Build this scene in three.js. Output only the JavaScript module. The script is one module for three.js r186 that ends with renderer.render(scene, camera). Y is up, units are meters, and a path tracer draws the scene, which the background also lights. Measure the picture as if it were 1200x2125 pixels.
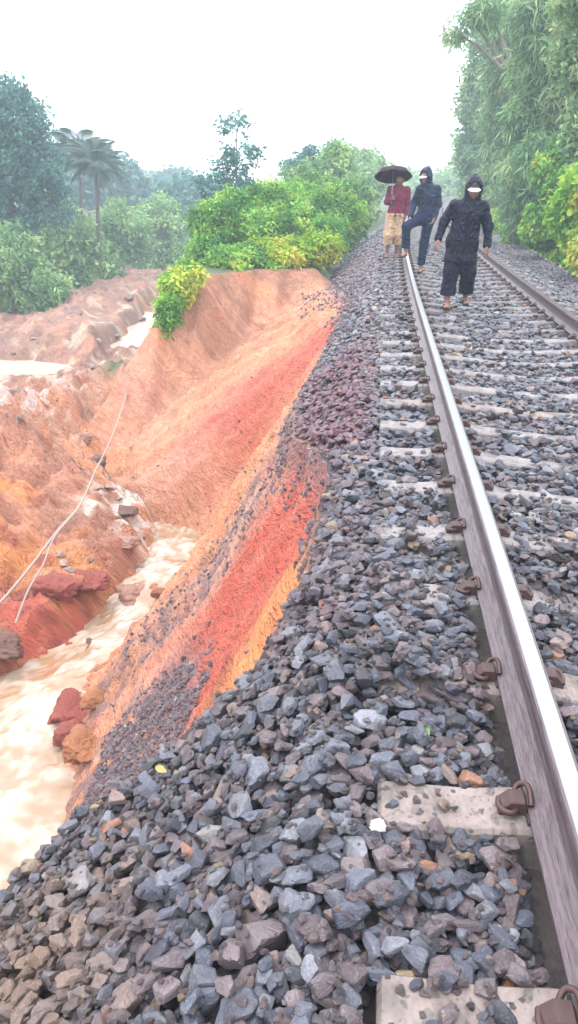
import * as THREE from 'three';
import { mergeGeometries, mergeVertices, toCreasedNormals } from 'three/addons/utils/BufferGeometryUtils.js';
import { ImprovedNoise } from 'three/addons/math/ImprovedNoise.js';

// ------------------------------------------------------------------ camera, sky, sun, exposure
const scene = new THREE.Scene();
const camera = new THREE.PerspectiveCamera(65.49, 578 / 1024, 0.05, 900);
camera.rotation.order = 'YXZ';
camera.position.set(0, 1.58, 0);
camera.rotation.set(-0.39742, 0.09509, 0.02957);
const renderer = new THREE.WebGLRenderer({ antialias: true });
renderer.toneMapping = THREE.LinearToneMapping;
renderer.toneMappingExposure = 1.75;
renderer.shadowMap.enabled = true;
{ // even overcast, a little brighter overhead, slightly blue
  const w = 64, h = 32, data = new Float32Array(w * h * 4);
  for (let j = 0; j < h; j++) for (let i = 0; i < w; i++) {
    const el = ((j + 0.5) / h - 0.5) * Math.PI, s = Math.max(0, Math.sin(el));
    const L = el > 0 ? 1.62 + 0.85 * s : 0.5, k = (j * w + i) * 4;
    data[k] = L * 0.955; data[k + 1] = L * 1.0; data[k + 2] = L * 1.09; data[k + 3] = 1;
  }
  const sky = new THREE.DataTexture(data, w, h, THREE.RGBAFormat, THREE.FloatType);
  sky.mapping = THREE.EquirectangularReflectionMapping;
  sky.magFilter = sky.minFilter = THREE.LinearFilter; sky.needsUpdate = true;
  scene.background = sky; scene.environment = sky;
}
const sun = new THREE.DirectionalLight(0xfff4e6, 1.1);
sun.position.set(-26, 60, 12); sun.castShadow = true; sun.shadow.radius = 26;
Object.assign(sun.shadow.camera, { left: -40, right: 40, top: 40, bottom: -40, near: 1, far: 200 });
scene.add(sun);
scene.fog = new THREE.FogExp2(new THREE.Color().setRGB(0.80, 0.93, 1.0), 0.0034);

// ------------------------------------------------------------------ helpers
let seed = 20240717;
const rnd = () => { seed = (seed + 0x6D2B79F5) | 0; let t = Math.imul(seed ^ (seed >>> 15), 1 | seed); t = (t + Math.imul(t ^ (t >>> 7), 61 | t)) ^ t; return ((t ^ (t >>> 14)) >>> 0) / 4294967296; };
const rr = (a, b) => a + (b - a) * rnd();
const pn = new ImprovedNoise();
const N = (x, y, z = 0) => pn.noise(x + 31.7, y + 17.3, z + 9.1);
const fbm = (x, y, z = 0, o = 4) => { let a = 0.5, s = 0; for (let i = 0; i < o; i++) { s += a * N(x, y, z); x = x * 2.03 + 5.1; y = y * 2.03 + 3.7; z = z * 2.03; a *= 0.5; } return s; };
const clamp = (v, a = 0, b = 1) => Math.min(b, Math.max(a, v));
const sst = (a, b, v) => { const t = clamp((v - a) / (b - a)); return t * t * (3 - 2 * t); };
const lerp = (a, b, t) => a + (b - a) * t;
const V = (x, y, z) => new THREE.Vector3(x, y, z);
const lin = (r, g, b) => new THREE.Color().setRGB(r, g, b);
function table(pts) { // smooth curve through (key, value) rows
  return (k) => {
    if (k <= pts[0][0]) return pts[0][1];
    for (let i = 1; i < pts.length; i++) if (k <= pts[i][0]) { const [a, va] = pts[i - 1], [b, vb] = pts[i]; const t = (k - a) / (b - a); return lerp(va, vb, t * t * (3 - 2 * t) * 0.5 + t * 0.5); }
    return pts[pts.length - 1][1];
  };
}
const taken = {};
function numbered(n) { if (!(n in taken)) { taken[n] = 0; return n; } return n + '_' + String(++taken[n]).padStart(3, '0'); }
function tag(o, label, category, group, kind) { o.userData.label = label; if (category) o.userData.category = category; if (group) o.userData.group = group; if (kind) o.userData.kind = kind; return o; }
function mesh(name, geo, m, parent) { const o = new THREE.Mesh(geo, m); o.name = parent === scene ? numbered(name) : name; o.castShadow = o.receiveShadow = true; parent.add(o); return o; }
function thing(name, label, category, pos, turn = 0, group) { const o = new THREE.Group(); o.name = numbered(name); o.position.copy(pos); o.rotation.y = turn; scene.add(o); return tag(o, label, category, group); }
function noiseTex(size, fn, srgb = false) { // fn(u, v) -> [r,g,b] 0..1, made to tile by the caller's noise
  const d = new Uint8Array(size * size * 4);
  for (let j = 0; j < size; j++) for (let i = 0; i < size; i++) { const c = fn(i / size, j / size), k = (j * size + i) * 4; for (let q = 0; q < 3; q++) d[k + q] = clamp(c[q]) * 255; d[k + 3] = 255; }
  const t = new THREE.DataTexture(d, size, size); t.wrapS = t.wrapT = THREE.RepeatWrapping; t.magFilter = THREE.LinearFilter; t.minFilter = THREE.LinearMipmapLinearFilter; t.generateMipmaps = true;
  if (srgb) t.colorSpace = THREE.SRGBColorSpace; t.needsUpdate = true; return t;
}
// noise that tiles over u, v in 0..1 (sampled on a torus)
const torus = (u, v, f, z = 0) => { const a = u * 2 * Math.PI, b = v * 2 * Math.PI, r = f / 6.283; return 0.5 * (N(Math.cos(a) * r + 40, Math.sin(a) * r, Math.cos(b) * r + z) + N(Math.sin(a) * r + 11, Math.sin(b) * r + z, Math.cos(a) * r + 3 + Math.cos(b) * r)); };
const soilTex = noiseTex(512, (u, v) => { const n = 0.9 + 0.35 * torus(u, v, 14) + 0.26 * torus(u, v, 42, 5) + 0.1 * torus(u, v, 100, 9); return [n, n * 0.985, n * 0.97]; });
const soilBump = noiseTex(512, (u, v) => { const n = 0.5 + 0.4 * torus(u, v, 22, 2) + 0.28 * torus(u, v, 50, 4) + 0.12 * torus(u, v, 120, 7); return [n, n, n]; });
const speckTex = noiseTex(256, (u, v) => { const n = 0.88 + 0.3 * torus(u, v, 12, 3) + 0.35 * torus(u, v, 70, 1); return [n, n, n]; });

// ------------------------------------------------------------------ the lie of the land (x right, d metres ahead of the camera = -z)
const cx = (d) => (d < 10 ? 0 : d < 70 ? 0.0009 * (d - 10) ** 2 : 3.24 + 0.108 * (d - 70));      // the track bends to the right
const heading = (d) => (d < 10 ? 0 : d < 70 ? 0.0018 * (d - 10) : 0.108);
const shoulder = (xr) => -Math.min(0.95, Math.max(0, -0.05 - xr) * 0.72) - Math.min(0.36, Math.max(0, xr - 3.02) * 0.5);
const xe0 = table([[-3, -1.9], [0, -1.6], [1.4, -1.36], [2.05, -1.2], [2.23, -1.06], [2.31, -0.87], [2.44, -0.72], [2.55, -0.54], [2.68, -0.39], [3.16, -0.29], [3.6, -0.19], [4.0, -0.2], [4.5, -0.23], [4.96, -0.22], [5.4, -0.3], [5.87, -0.43], [6.4, -0.58], [6.97, -0.67], [7.87, -0.71], [8.8, -0.62], [10.9, -0.5], [12.4, -0.45], [13.63, -0.42], [15.2, -0.52], [17.6, -0.78], [20.5, -1.05], [23, -1.25], [26.4, -1.3], [34.5, -0.95], [54, 0.4], [76, 2.4], [170, 12.5]]);
const xe = (d) => xe0(d) + sst(2.9, 3.6, d) * (0.09 * fbm(d * 1.5, 7, 3, 2) + 0.035 * N(d * 6, 2, 5));
const foot = table([[-3, -3.2], [1, -2.8], [4, -2.4], [5.5, -2.45], [6.5, -2.85], [7.5, -2.8], [8.5, -2.6], [9.5, -2.5], [10.6, -2.45], [11.7, -2.6], [12.7, -4.5], [15, -5.4], [19, -6.2], [22, -6.2], [28, -6.6], [60, -8.5], [170, -14]]);
const xs = (d) => -4.2 - Math.max(0, d - 18.5) * 0.05;                                              // outer rim of the standing embankment
const pools = [[-10.9, 22.6, 1.7, 1.3], [-9.2, 31, 1.5, 4.2], [-9.0, 19.6, 1.2, 0.5], [-6.1, 17.2, 0.42, 0.7], [-5.6, 15.4, 0.3, 0.45]];
const streamPts = [[-3.1, 11.9], [-2.75, 11.2], [-2.85, 10.3], [-3.0, 9.4], [-3.15, 8.5], [-3.5, 7.5], [-3.75, 6.6], [-3.65, 5.5], [-3.45, 4.4], [-3.4, 3.2], [-3.5, 1.6], [-3.9, -1.5]];
const streamHalf = [0.3, 0.42, 0.34, 0.3, 0.3, 0.42, 0.72, 1.0, 1.15, 1.2, 1.2, 1.3];
const streamAt = (d) => { for (let i = 1; i < streamPts.length; i++) if (d >= streamPts[i][1]) { const a = streamPts[i - 1], b = streamPts[i], t = clamp((d - a[1]) / (b[1] - a[1])); return [lerp(a[0], b[0], t), lerp(streamHalf[i - 1], streamHalf[i], t)]; } return [-3.9, 1.3]; };
const baseFloor = (d) => -3.6 - 0.018 * (d - 8) - 0.10 * sst(7.4, 6.6, d) - 0.08 * sst(9.6, 9.2, d);
function floorY(x, d) {
  let y = baseFloor(d);
  const big = fbm(x * 0.55, d * 0.5, 1.5) * 0.5;
  // the near mound of slipped earth left of the stream
  const mx = (x + 7.3) / 3.1, md = (d - 12.2) / 5.2;
  y += 1.3 * Math.exp(-((mx * mx + md * md) ** 1.15)) * (1 + 0.8 * fbm(x * 1.2, d * 1.2, 6) + 0.5 * fbm(x * 3.1, d * 3.1, 7));
  const m2x = (x + 5.9) / 1.3, m2d = (d - 18.6) / 2.2; y += 0.85 * Math.exp(-(m2x * m2x + m2d * m2d));
  // a low cut bank farther up the valley
  const rx = -9.0 - (d - 25) * 0.14, k = sst(23.5, 25.5, d) * sst(52, 46, d);
  y += k * 0.8 * sst(rx + 0.5 + 0.5 * N(d * 0.6, 1, 2), rx - 0.1 + 0.5 * N(d * 0.6, 1, 2), x) * sst(rx - 5, rx - 1.5, x);
  y += Math.max(0, -13.5 - x) * 0.10 + sst(-17, -32, x) * 2.2;
  y += Math.max(0, d - 60) * 0.03;
  const rub = sst(12.2, 13.2, d) * sst(19.5, 18, d) * sst(-4.6, -5.2, x) * sst(-9.5, -8, x);
  let n = big + 0.3 * fbm(x * 1.7, d * 1.7, 3) + 0.16 * Math.abs(N(x * 3.1, d * 3.1, 8)) + 0.1 * fbm(x * 6, d * 6, 13, 3) + sst(18, 22, d) * (0.28 * fbm(x * 1.3, d * 0.8, 16, 4) - 0.22 * Math.abs(N(x * 1.9, d * 0.9, 17)) - 0.1 * Math.abs(N(x * 5, d * 3, 18))) + rub * 0.3 * Math.abs(fbm(x * 3.4, d * 3.4, 15, 3));
  if (d < 13) { const [sx, sw] = streamAt(d), q = Math.abs(x - sx) / sw, on = sst(12.6, 11.8, d); y -= 0.4 * on * (1 - sst(0.7, 1.9, q + 0.35 * fbm(x * 2.4, d * 2.4, 19))); n *= 1 - on * (1 - sst(0.7, 1.4, q)) * 0.45; }
  for (const [px, pd, a, b] of pools) { const q = Math.hypot((x - px) / a, (d - pd) / b); if (q < 1.6) { y -= 0.3 * (1 - sst(0.75, 1.3, q)); n *= 0.25 + 0.75 * sst(0.7, 1.5, q); } }
  return y + n * sst(0, 1, 1) ;
}
function leftLand(x, d) { // [height, share of the way down the face, how fresh the slip is]
  const e = xe(d), f = foot(d), ye = shoulder(e - cx(d)), fl = floorY(x, d);
  const s = (e - x) / (e - f), c = clamp(s);
  const p = lerp(0.72, 0.92, sst(5, 9, d));
  let face = s >= 1.25 ? fl : lerp(ye + (baseFloor(d) - ye) * Math.pow(Math.max(c, 1e-4), p), fl, sst(0.8, 1.15, s));
  const bell = sst(0, 0.12, s) * (1 - sst(0.75, 1.2, s));
  const warp = fbm(d * 0.5, s * 1.5, 4) * 0.9;
  face += bell * (0.42 * fbm(d * 0.75 + warp, s * 0.9, 2, 3) + 0.16 * fbm(d * 2.6 + warp * 2, s * 2.0, 12, 3) + 0.025 * N(d * 8 + warp * 5, s * 9, 3));
  face += sst(0, 0.05, s) * (0.15 * fbm(x * 2.2, d * 2.2, 20, 3) + 0.1 * fbm(x * 5, d * 5, 21, 3) - 0.07 * Math.abs(N(x * 8, d * 8, 5)) + 0.04 * N(x * 15, d * 15, 6));
  // the end wall of the slip and the embankment left standing beyond it
  const nat0 = -0.52 + 0.1 * fbm(x * 0.9, d * 0.9, 30);
  const out = Math.max(0, xs(d) - x);
  const nat = Math.max(fl, lerp(ye, nat0, sst(0, 0.5, e - x)) - out * 1.9 + (out > 0 ? 0.25 * fbm(x * 1.5, d * 1.5, 33) : 0));
  const dc = table([[-9, 17.6], [-4.6, 18.0], [-4.1, 18.7], [-2.8, 20.4], [-1, 21.6]])(x) + 0.5 * fbm(x * 1.4, 3, 40);
  const end = nat0 - Math.max(0, dc - d) * 0.86 + 0.25 * fbm(x * 1.8 + d * 0.3, d * 0.6, 44) * sst(0, 1, dc - d);
  const k = 0.5, hh = clamp(0.5 + 0.5 * (face - end) / k), slip = lerp(end, face, hh) + k * hh * (1 - hh) * 0.6 * sst(16, 18, d);
  const over = sst(-0.15, 0.25, d - dc);
  const yy = d > 14 ? lerp(Math.min(slip, Math.max(nat, slip - 9)), nat, over) : face;
  return [d > 14 && over < 1 ? Math.min(yy, Math.max(nat, fl)) : yy, s, 1 - over * sst(xs(d) - 2.6, xs(d) - 1.7, x)];
}

// ------------------------------------------------------------------ earth: slope, valley floor, far bank
const earthM = new THREE.MeshStandardMaterial({ vertexColors: true, roughness: 0.78, map: soilTex, bumpMap: soilBump, bumpScale: 0.06 });
const mixc = (a, b, t) => { const k = clamp(t); return [lerp(a[0], b[0], k), lerp(a[1], b[1], k), lerp(a[2], b[2], k)]; };
const C = { pink: [0.49, 0.215, 0.13], pale: [0.54, 0.31, 0.21], red: [0.39, 0.068, 0.04], deep: [0.204, 0.034, 0.027], orange: [0.52, 0.205, 0.06], yellow: [0.54, 0.29, 0.085], brown: [0.25, 0.11, 0.07], purple: [0.160, 0.102, 0.105], grey: [0.25, 0.175, 0.145], cream: [0.517, 0.408, 0.292], green: [0.068, 0.109, 0.034], moss: [0.109, 0.116, 0.061] };
function earthColor(x, d, y, s, fresh) {
  const w = d + 0.6 * fbm(d * 0.8, s * 2.2, 50) + 0.25 * fbm(x * 3, d * 3, 51);
  const fine = N(d * 7 + fbm(d, s * 2, 49) * 4, s * 1.6, 48);
  let c = mixc(C.pink, C.pale, 0.3 + 1.4 * fbm(w * 1.3, s * 1.4, 52));
  c = mixc(c, C.orange, 1.3 * fbm(w * 0.7, s * 1.1, 53) + 0.22);
  const cr = fbm(x * 4 + y * 3, d * 4.5, 47, 4); c = mixc(c, C.pale, sst(0.1, 0.5, fine) * 0.15 + sst(0.12, 0.35, cr) * 0.5); c = mixc(c, C.brown, sst(-0.2, -0.55, fine) * 0.12 + sst(-0.12, -0.35, cr) * 0.6);
  if (s < 1.25) {
    const band = (a, b, f) => sst(a - f, a + f, w) * (1 - sst(b - f, b + f, w));
    c = mixc(c, C.orange, 0.75 * band(8.0, 10.6, 0.6) * (1 - sst(0.55, 0.95, s)));
    c = mixc(c, C.yellow, 0.55 * band(8.6, 10.0, 0.5) * (1 - sst(0.15, 0.5, s)));
    c = mixc(c, C.red, (0.72 + 0.8 * fbm(w * 2.4, s * 2, 54)) * band(11.2, 13.4, 0.7) * (1 - sst(0.45, 0.95, s)));
    c = mixc(c, C.purple, 0.7 * band(6.3, 7.2, 0.25) * (0.4 + 0.8 * sst(-0.15, 0.2, fbm(x * 6, d * 6, 55))));
    c = mixc(c, C.red, (0.95 + 0.7 * fbm(w * 3, s * 3, 56)) * band(4.3, 6.3, 0.4) * (1 - sst(0.3, 0.75, s)));
    c = mixc(c, C.deep, 0.8 * sst(0.16, 0.3, fbm(w * 2.2, s * 7, 57)) * band(3.4, 6.3, 0.4));
    c = mixc(c, C.orange, 0.85 * band(2.2, 4.4, 0.4));
    c = mixc(c, C.purple, 0.92 * band(3.9, 5.9, 0.3) * sst(0.34, 0.5, s) * (1 - sst(0.95, 1.15, s)) * sst(-0.3, 0.0, fbm(x * 4, d * 4, 58)));
    c = mixc(c, C.yellow, 0.75 * band(2.2, 3.5, 0.35) * sst(-0.1, 0.2, fbm(w * 3, s * 4, 59) + 0.05));
    c = mixc(c, C.brown, 0.6 * sst(13.5, 19, d) * sst(-0.05, 0.22, fbm(w * 1.6, s * 2.4, 60)));
    c = mixc(c, C.purple, 0.8 * (1 - sst(0.0, 0.055, s)));
    c = mixc(c, C.red, 0.3 * sst(0.05, 0.3, fbm(x * 2.5, d * 2.5, 61)));
  }
  const flo = sst(0.95, 1.3, s);
  if (flo > 0) {
    let f = mixc(C.pink, C.brown, 0.5 + 1.5 * fbm(x * 1.1, d * 0.9, 62));
    f = mixc(f, C.orange, sst(-0.1, 0.3, fbm(x * 0.8, d * 0.8, 63)) * sst(15, 11, d) * 0.85);
    f = mixc(f, C.red, 0.8 * sst(9.2, 8.4, d) * sst(-0.2, 0.15, fbm(x * 1.6, d * 1.6, 64)));
    f = mixc(f, C.deep, 0.75 * sst(0.08, 0.22, fbm(x * 2.2, d * 2.2, 65)) * sst(14, 9, d));
    f = mixc(f, [0.27, 0.155, 0.115], 0.8 * sst(18.5, 23, d)); f = mixc(f, C.pink, 0.6 * sst(0.0, 0.25, fbm(x * 0.9, d * 0.7, 71)) * sst(19, 24, d)); f = mixc(f, C.purple, 0.4 * sst(0.0, 0.2, fbm(x * 1.3, d * 0.7, 67)) * sst(17, 22, d));
    f = mixc(f, C.cream, 0.75 * sst(0.06, 0.2, fbm(x * 1.7, d * 1.4, 66)) * sst(15, 18, d) * sst(-13, -10, x));
    f = mixc(f, C.moss, sst(-14.2, -16.5, x + (d - 35) * -0.12 + 1.2 * N(x, d * 0.4)) * sst(10, 20, d));
    f = mixc(f, C.green, sst(-16, -19, x) * 0.7); f = mixc(f, C.moss, sst(50, 60, d));
  f = mixc(f, [0.60, 0.5, 0.43], 0.9 * sst(10.2, 10.8, d) * sst(12.6, 12.0, d) * sst(-4.6, -4.0, x) * sst(-0.12, 0.12, fbm(x * 3.2, d * 3.2, 68)));
    f = mixc(f, [0.52, 0.42, 0.38], 0.8 * sst(12.4, 13.4, d) * sst(19.5, 18, d) * sst(-4.8, -5.4, x) * sst(-9, -8, x) * sst(-0.05, 0.15, fbm(x * 2.6, d * 2.6, 69)));
  c = mixc(c, f, flo);
  }
  if (fresh < 1) { let g = mixc(C.moss, C.green, 0.5 + fbm(x, d, 70)); c = mixc(g, c, fresh); }
  return c;
}
{
  const ds = []; for (let d = -3; d < 1.6; d += 0.16) ds.push(d); for (let d = 1.6; d < 8; d += 0.035) ds.push(d); for (let d = 8; d < 24; d += 0.06) ds.push(d); for (let d = 24; d < 52; d += 0.14) ds.push(d); for (let d = 52; d < 60; d += 0.5) ds.push(d); for (let d = 60; d <= 175; d += 4) ds.push(d);
  const nA = 130, nB = 180, nC = 26, n = nA + nB + nC + 1;
  const X = (j, d) => { const e = xe(d), f = foot(d) - 0.35; if (j <= nA) return lerp(e, f, Math.pow(j / nA, 1.15)); if (j <= nA + nB) return lerp(f, Math.min(-16, f - 2), Math.pow((j - nA) / nB, 1.12)); return Math.min(-16, f - 2) - 160 * Math.pow((j - nA - nB) / nC, 2); };
  const P = new Float32Array(ds.length * n * 3), Cc = new Float32Array(P.length), U = new Float32Array(ds.length * n * 2), idx = [];
  ds.forEach((d, i) => { for (let j = 0; j < n; j++) {
    const x = X(j, d), [y, s, fr] = leftLand(x, d), k = i * n + j;
    P.set([x, j === 0 ? shoulder(x - cx(d)) - 0.035 : y - 0.035, -d], k * 3); Cc.set(earthColor(x, d, y, s, fr), k * 3); U.set([x * 1.1 + 0.55 * y + 0.3 * N(x * 0.7, d * 0.7, 3), d * 0.9 + 0.55 * y + 0.3 * N(x * 0.7, d * 0.7, 8)], k * 2);
    if (i && j) { const a = k - n - 1, b = k - n, c = k - 1; idx.push(a, b, c, b, k, c); }
  } });
  const g = new THREE.BufferGeometry(); g.setAttribute('position', new THREE.BufferAttribute(P, 3)); g.setAttribute('color', new THREE.BufferAttribute(Cc, 3)); g.setAttribute('uv', new THREE.BufferAttribute(U, 2)); g.setIndex(idx); g.computeVertexNormals();
  const cut = (j0, j1) => { // columns j0..j1 as a sheet of their own
    const m = j1 - j0 + 1, o = new THREE.BufferGeometry(), ix = [];
    for (const [nm, w] of [['position', 3], ['normal', 3], ['color', 3], ['uv', 2]]) { const src = g.attributes[nm].array, a = new Float32Array(ds.length * m * w); for (let i = 0; i < ds.length; i++) a.set(src.subarray((i * n + j0) * w, (i * n + j1 + 1) * w), i * m * w); o.setAttribute(nm, new THREE.BufferAttribute(a, w)); }
    for (let i = 1; i < ds.length; i++) for (let j = 1; j < m; j++) { const k = i * m + j; ix.push(k - m - 1, k - m, k - 1, k - m, k, k - 1); }
    o.setIndex(ix); return o;
  };
  tag(mesh('landslide_slope', cut(0, nA), earthM, scene), 'raw red and orange earth face where the embankment slid away beside the track', 'slope', null, 'structure');
  tag(mesh('valley_floor', cut(nA, nA + nB), earthM, scene), 'muddy gully floor of slipped brown and pink earth below the slope', 'ground', null, 'structure');
  tag(mesh('valley_bank', cut(nA + nB, n - 1), earthM, scene), 'green far bank of the valley under the trees', 'hillside', null, 'structure');
}
const land = (x, d) => leftLand(x, d)[0] - 0.035;

// ------------------------------------------------------------------ water
const waterM = new THREE.MeshStandardMaterial({ color: lin(0.37, 0.285, 0.205), roughness: 0.2, vertexColors: true });
{
  const rows = 320, cols = 40, P = [], Cc = [], idx = [];
  for (let i = 0; i <= rows; i++) { const d = lerp(12.0, -1.2, i / rows), [sx, sw] = streamAt(d);
    for (let j = 0; j <= cols; j++) { const q = j / cols * 2 - 1, x = sx + q * sw * 1.25;
      const t = fbm(x * 2.2, d * 1.3, 80, 4), f = fbm(x * 5.5 + t * 3, d * 3.5, 83, 3);
      P.push(x, baseFloor(d) - 0.16 + 0.06 * t + 0.03 * f + 0.022 * Math.abs(N(x * 8, d * 5, 3)) + 0.01 * N(x * 21, d * 15, 4), -d);
      const w = sst(-0.25, 0.3, f + t * 0.8 + 0.15 * fbm(x * 11, d * 9, 86, 3)), u = sst(0.12, 0.4, fbm(x * 1.4 + 3, d * 1.1, 87, 4)); Cc.push(lerp(0.78, 1.12, w) * (1 - 0.12 * u), lerp(0.62, 1.22, w) * (1 - 0.38 * u), lerp(0.5, 1.35, w) * (1 - 0.55 * u));
      if (i && j) { const k = i * (cols + 1) + j; idx.push(k - cols - 2, k - 1, k - cols - 1, k - cols - 1, k - 1, k); } } }
  const g = new THREE.BufferGeometry(); g.setAttribute('position', new THREE.Float32BufferAttribute(P, 3)); g.setAttribute('color', new THREE.Float32BufferAttribute(Cc, 3)); g.setIndex(idx); g.computeVertexNormals();
  tag(mesh('stream', g, waterM, scene), 'cream coloured muddy stream rushing along the foot of the red slope', 'stream', null, 'structure');
  const names = ['broad milky pool far up the valley beside the far bank', 'long milky pool below the low cut bank', 'narrow milky pool behind the earth mound', 'small milky puddle among the rubble', 'tiny milky puddle among the rubble'];
  pools.forEach(([px, pd, a, b], i) => {
    const P2 = [0, 0, 0], I2 = [], m = 60, y0 = baseFloor(pd) - 0.1;
    for (let r = 1; r <= 6; r++) for (let k = 0; k < m; k++) { const th = k / m * 2 * Math.PI, q = r / 6 * 1.2 * (1 + 0.22 * N(Math.cos(th) * 1.5, Math.sin(th) * 1.5, i * 3)); P2.push(Math.cos(th) * a * q, 0.015 * N(Math.cos(th) * a * q * 5, Math.sin(th) * b * q * 5, 2), Math.sin(th) * b * q); const A = 1 + (r - 1) * m + k, B = 1 + (r - 1) * m + (k + 1) % m; if (r === 1) I2.push(0, B, A); else I2.push(A - m, B, A, A - m, B - m, B); }
    const gp = new THREE.BufferGeometry(); gp.setAttribute('position', new THREE.Float32BufferAttribute(P2, 3)); gp.setAttribute('color', new THREE.Float32BufferAttribute(P2.map((_, i) => [1.15, 1.25, 1.4][i % 3]), 3)); gp.setIndex(I2); gp.computeVertexNormals();
    const o = mesh('pool', gp, waterM, scene); o.position.set(px, y0, -pd); tag(o, names[i], 'pool', null, 'structure');
  });
}

// ------------------------------------------------------------------ ballast bed, cess and the ground on the right
const bedM = new THREE.MeshStandardMaterial({ vertexColors: true, roughness: 0.9, map: soilTex, bumpMap: soilBump, bumpScale: 0.03 });
const sheet = (ds, n, X, Y, col) => { const P = [], Cc = [], U = [], idx = []; ds.forEach((d, i) => { for (let j = 0; j <= n; j++) { const x = X(j / n, d), y = Y(x, d, j / n); P.push(x, y, -d); Cc.push(...col(x, d, y)); U.push(x, d); if (i && j) { const k = i * (n + 1) + j; idx.push(k - n - 2, k - n - 1, k - 1, k - n - 1, k, k - 1); } } }); const g = new THREE.BufferGeometry(); g.setAttribute('position', new THREE.Float32BufferAttribute(P, 3)); g.setAttribute('color', new THREE.Float32BufferAttribute(Cc, 3)); g.setAttribute('uv', new THREE.Float32BufferAttribute(U, 2)); g.setIndex(idx); g.computeVertexNormals(); return g; };
const bedY = (x, d) => shoulder(x - cx(d)) - 0.045 * sst(0.62, 0.75, x - cx(d)) * sst(2.3, 2.15, x - cx(d)) * sst(3, 4, d) - 0.02 * sst(3.2, 4, d) * sst(14, 9, d) * sst(-0.1, 0.1, x) - (lerp(0.088, 0.106, sst(2.6, 3.6, d)) - 0.022 * sst(8, 10.5, d)) * sst(0, 0.12, x - xe(d)) - 0.035 * (1 - sst(0, 0.12, x - xe(d)));
let bed;
{
  const ds = []; for (let d = -3; d < 30; d += 0.12) ds.push(d); for (let d = 30; d <= 175; d += 1) ds.push(d);
  bed = tag(mesh('ballast_bed', sheet(ds, 70, (t, d) => lerp(xe(d), 4.75 + cx(d), Math.pow(t, 1.1)), (x, d) => bedY(x, d), (x, d) => { const r = Math.max(sst(-0.5, -0.9, x) * sst(2.2, 1.5, d), sst(5, 6, d) * sst(9, 8, d) * sst(0.1, -0.2, x)); return mixc(mixc([0.04, 0.032, 0.035], [0.075, 0.06, 0.06], 0.5 + fbm(x * 3, d * 3, 90)), [0.2, 0.125, 0.085], r); }), bedM, scene), 'bed of crushed grey stone ballast under the railway track', 'ballast', null, 'structure');
  const rs = []; for (let d = -3; d < 60; d += 0.5) rs.push(d); for (let d = 60; d <= 175; d += 4) rs.push(d);
  const gy = (x, d) => { const r = x - cx(d) - 4.75; return -0.36 - 0.05 * sst(0, 0.1, r) + sst(0.3, 4, r) * 1.1 + Math.max(0, r - 4) * 0.3 * (r < 30 ? 1 : 30 / r) + 0.12 * fbm(x * 1.3, d * 1.3, 91) * sst(0.1, 1, r); };
  tag(mesh('ground', sheet(rs, 50, (t, d) => 4.75 + cx(d) + 160 * Math.pow(t, 2.6), gy, (x, d) => mixc([0.10, 0.10, 0.05], [0.06, 0.11, 0.03], 0.5 + 1.4 * fbm(x * 1.2, d * 1.2, 92))), bedM, scene), 'green overgrown ground rising to the right of the track', 'ground', null, 'structure');
  scene.userData.gy = gy;
}
const rightLand = scene.userData.gy; delete scene.userData.gy;

// ------------------------------------------------------------------ rails
function sweep(profile, d0, d1, xr) { // profile: closed list of (x, y), swept along the track at offset xr
  const ds = []; for (let d = d0; d < 12; d += 1.5) ds.push(d); for (let d = 12; d < d1; d += 1.0) ds.push(d); ds.push(d1);
  const P = [], idx = [], U = [], m = profile.length;
  ds.forEach((d, i) => { const h = heading(d), c = Math.cos(h), s = Math.sin(h); profile.forEach(([px, py], j) => { const q = xr + px; P.push(cx(d) + q * c, py, -d + q * s); U.push(px * 8 + py * 8, d); if (i) { const k = i * m + j, k2 = i * m + (j + 1) % m; idx.push(k - m, k, k2 - m, k, k2, k2 - m); } }); });
  const cap = (off, flip) => { const tri = THREE.ShapeUtils.triangulateShape(profile.map((p) => new THREE.Vector2(...p)), []); for (const [a, b, c] of tri) flip ? idx.push(off + a, off + c, off + b) : idx.push(off + a, off + b, off + c); };
  cap(0, false); cap((ds.length - 1) * m, true);
  let g = new THREE.BufferGeometry(); g.setAttribute('position', new THREE.Float32BufferAttribute(P, 3)); g.setAttribute('uv', new THREE.Float32BufferAttribute(U, 2)); g.setIndex(idx);
  return toCreasedNormals(g, 0.7);
}
const half = [[0.075, 0.0], [0.075, 0.011], [0.068, 0.0145], [0.03, 0.024], [0.013, 0.034], [0.0085, 0.05], [0.0085, 0.105], [0.0125, 0.122], [0.034, 0.134], [0.0365, 0.138], [0.0355, 0.158], [0.031, 0.166], [0.02, 0.170]];
const RAILY = 0.028;
const profile = [...half.map(([x, y]) => [x, y + RAILY]), ...half.slice().reverse().map(([x, y]) => [-x, y + RAILY])];
const rustTex = noiseTex(256, (u, v) => { const n = 0.85 + 0.5 * torus(u, v, 10, 2) + 0.4 * torus(u, v, 40, 6); return [n, n * (0.93 + 0.2 * torus(u, v, 8, 9)), n * 0.95]; });
const railM = new THREE.MeshStandardMaterial({ color: lin(0.12, 0.095, 0.10), roughness: 0.42, metalness: 0.25, map: rustTex, bumpMap: rustTex, bumpScale: 0.003 });
const polishM = new THREE.MeshStandardMaterial({ color: lin(0.33, 0.335, 0.345), roughness: 0.36, metalness: 0.9 }), dullM = new THREE.MeshStandardMaterial({ color: lin(0.09, 0.062, 0.06), roughness: 0.5, metalness: 0.4, map: rustTex });
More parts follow.
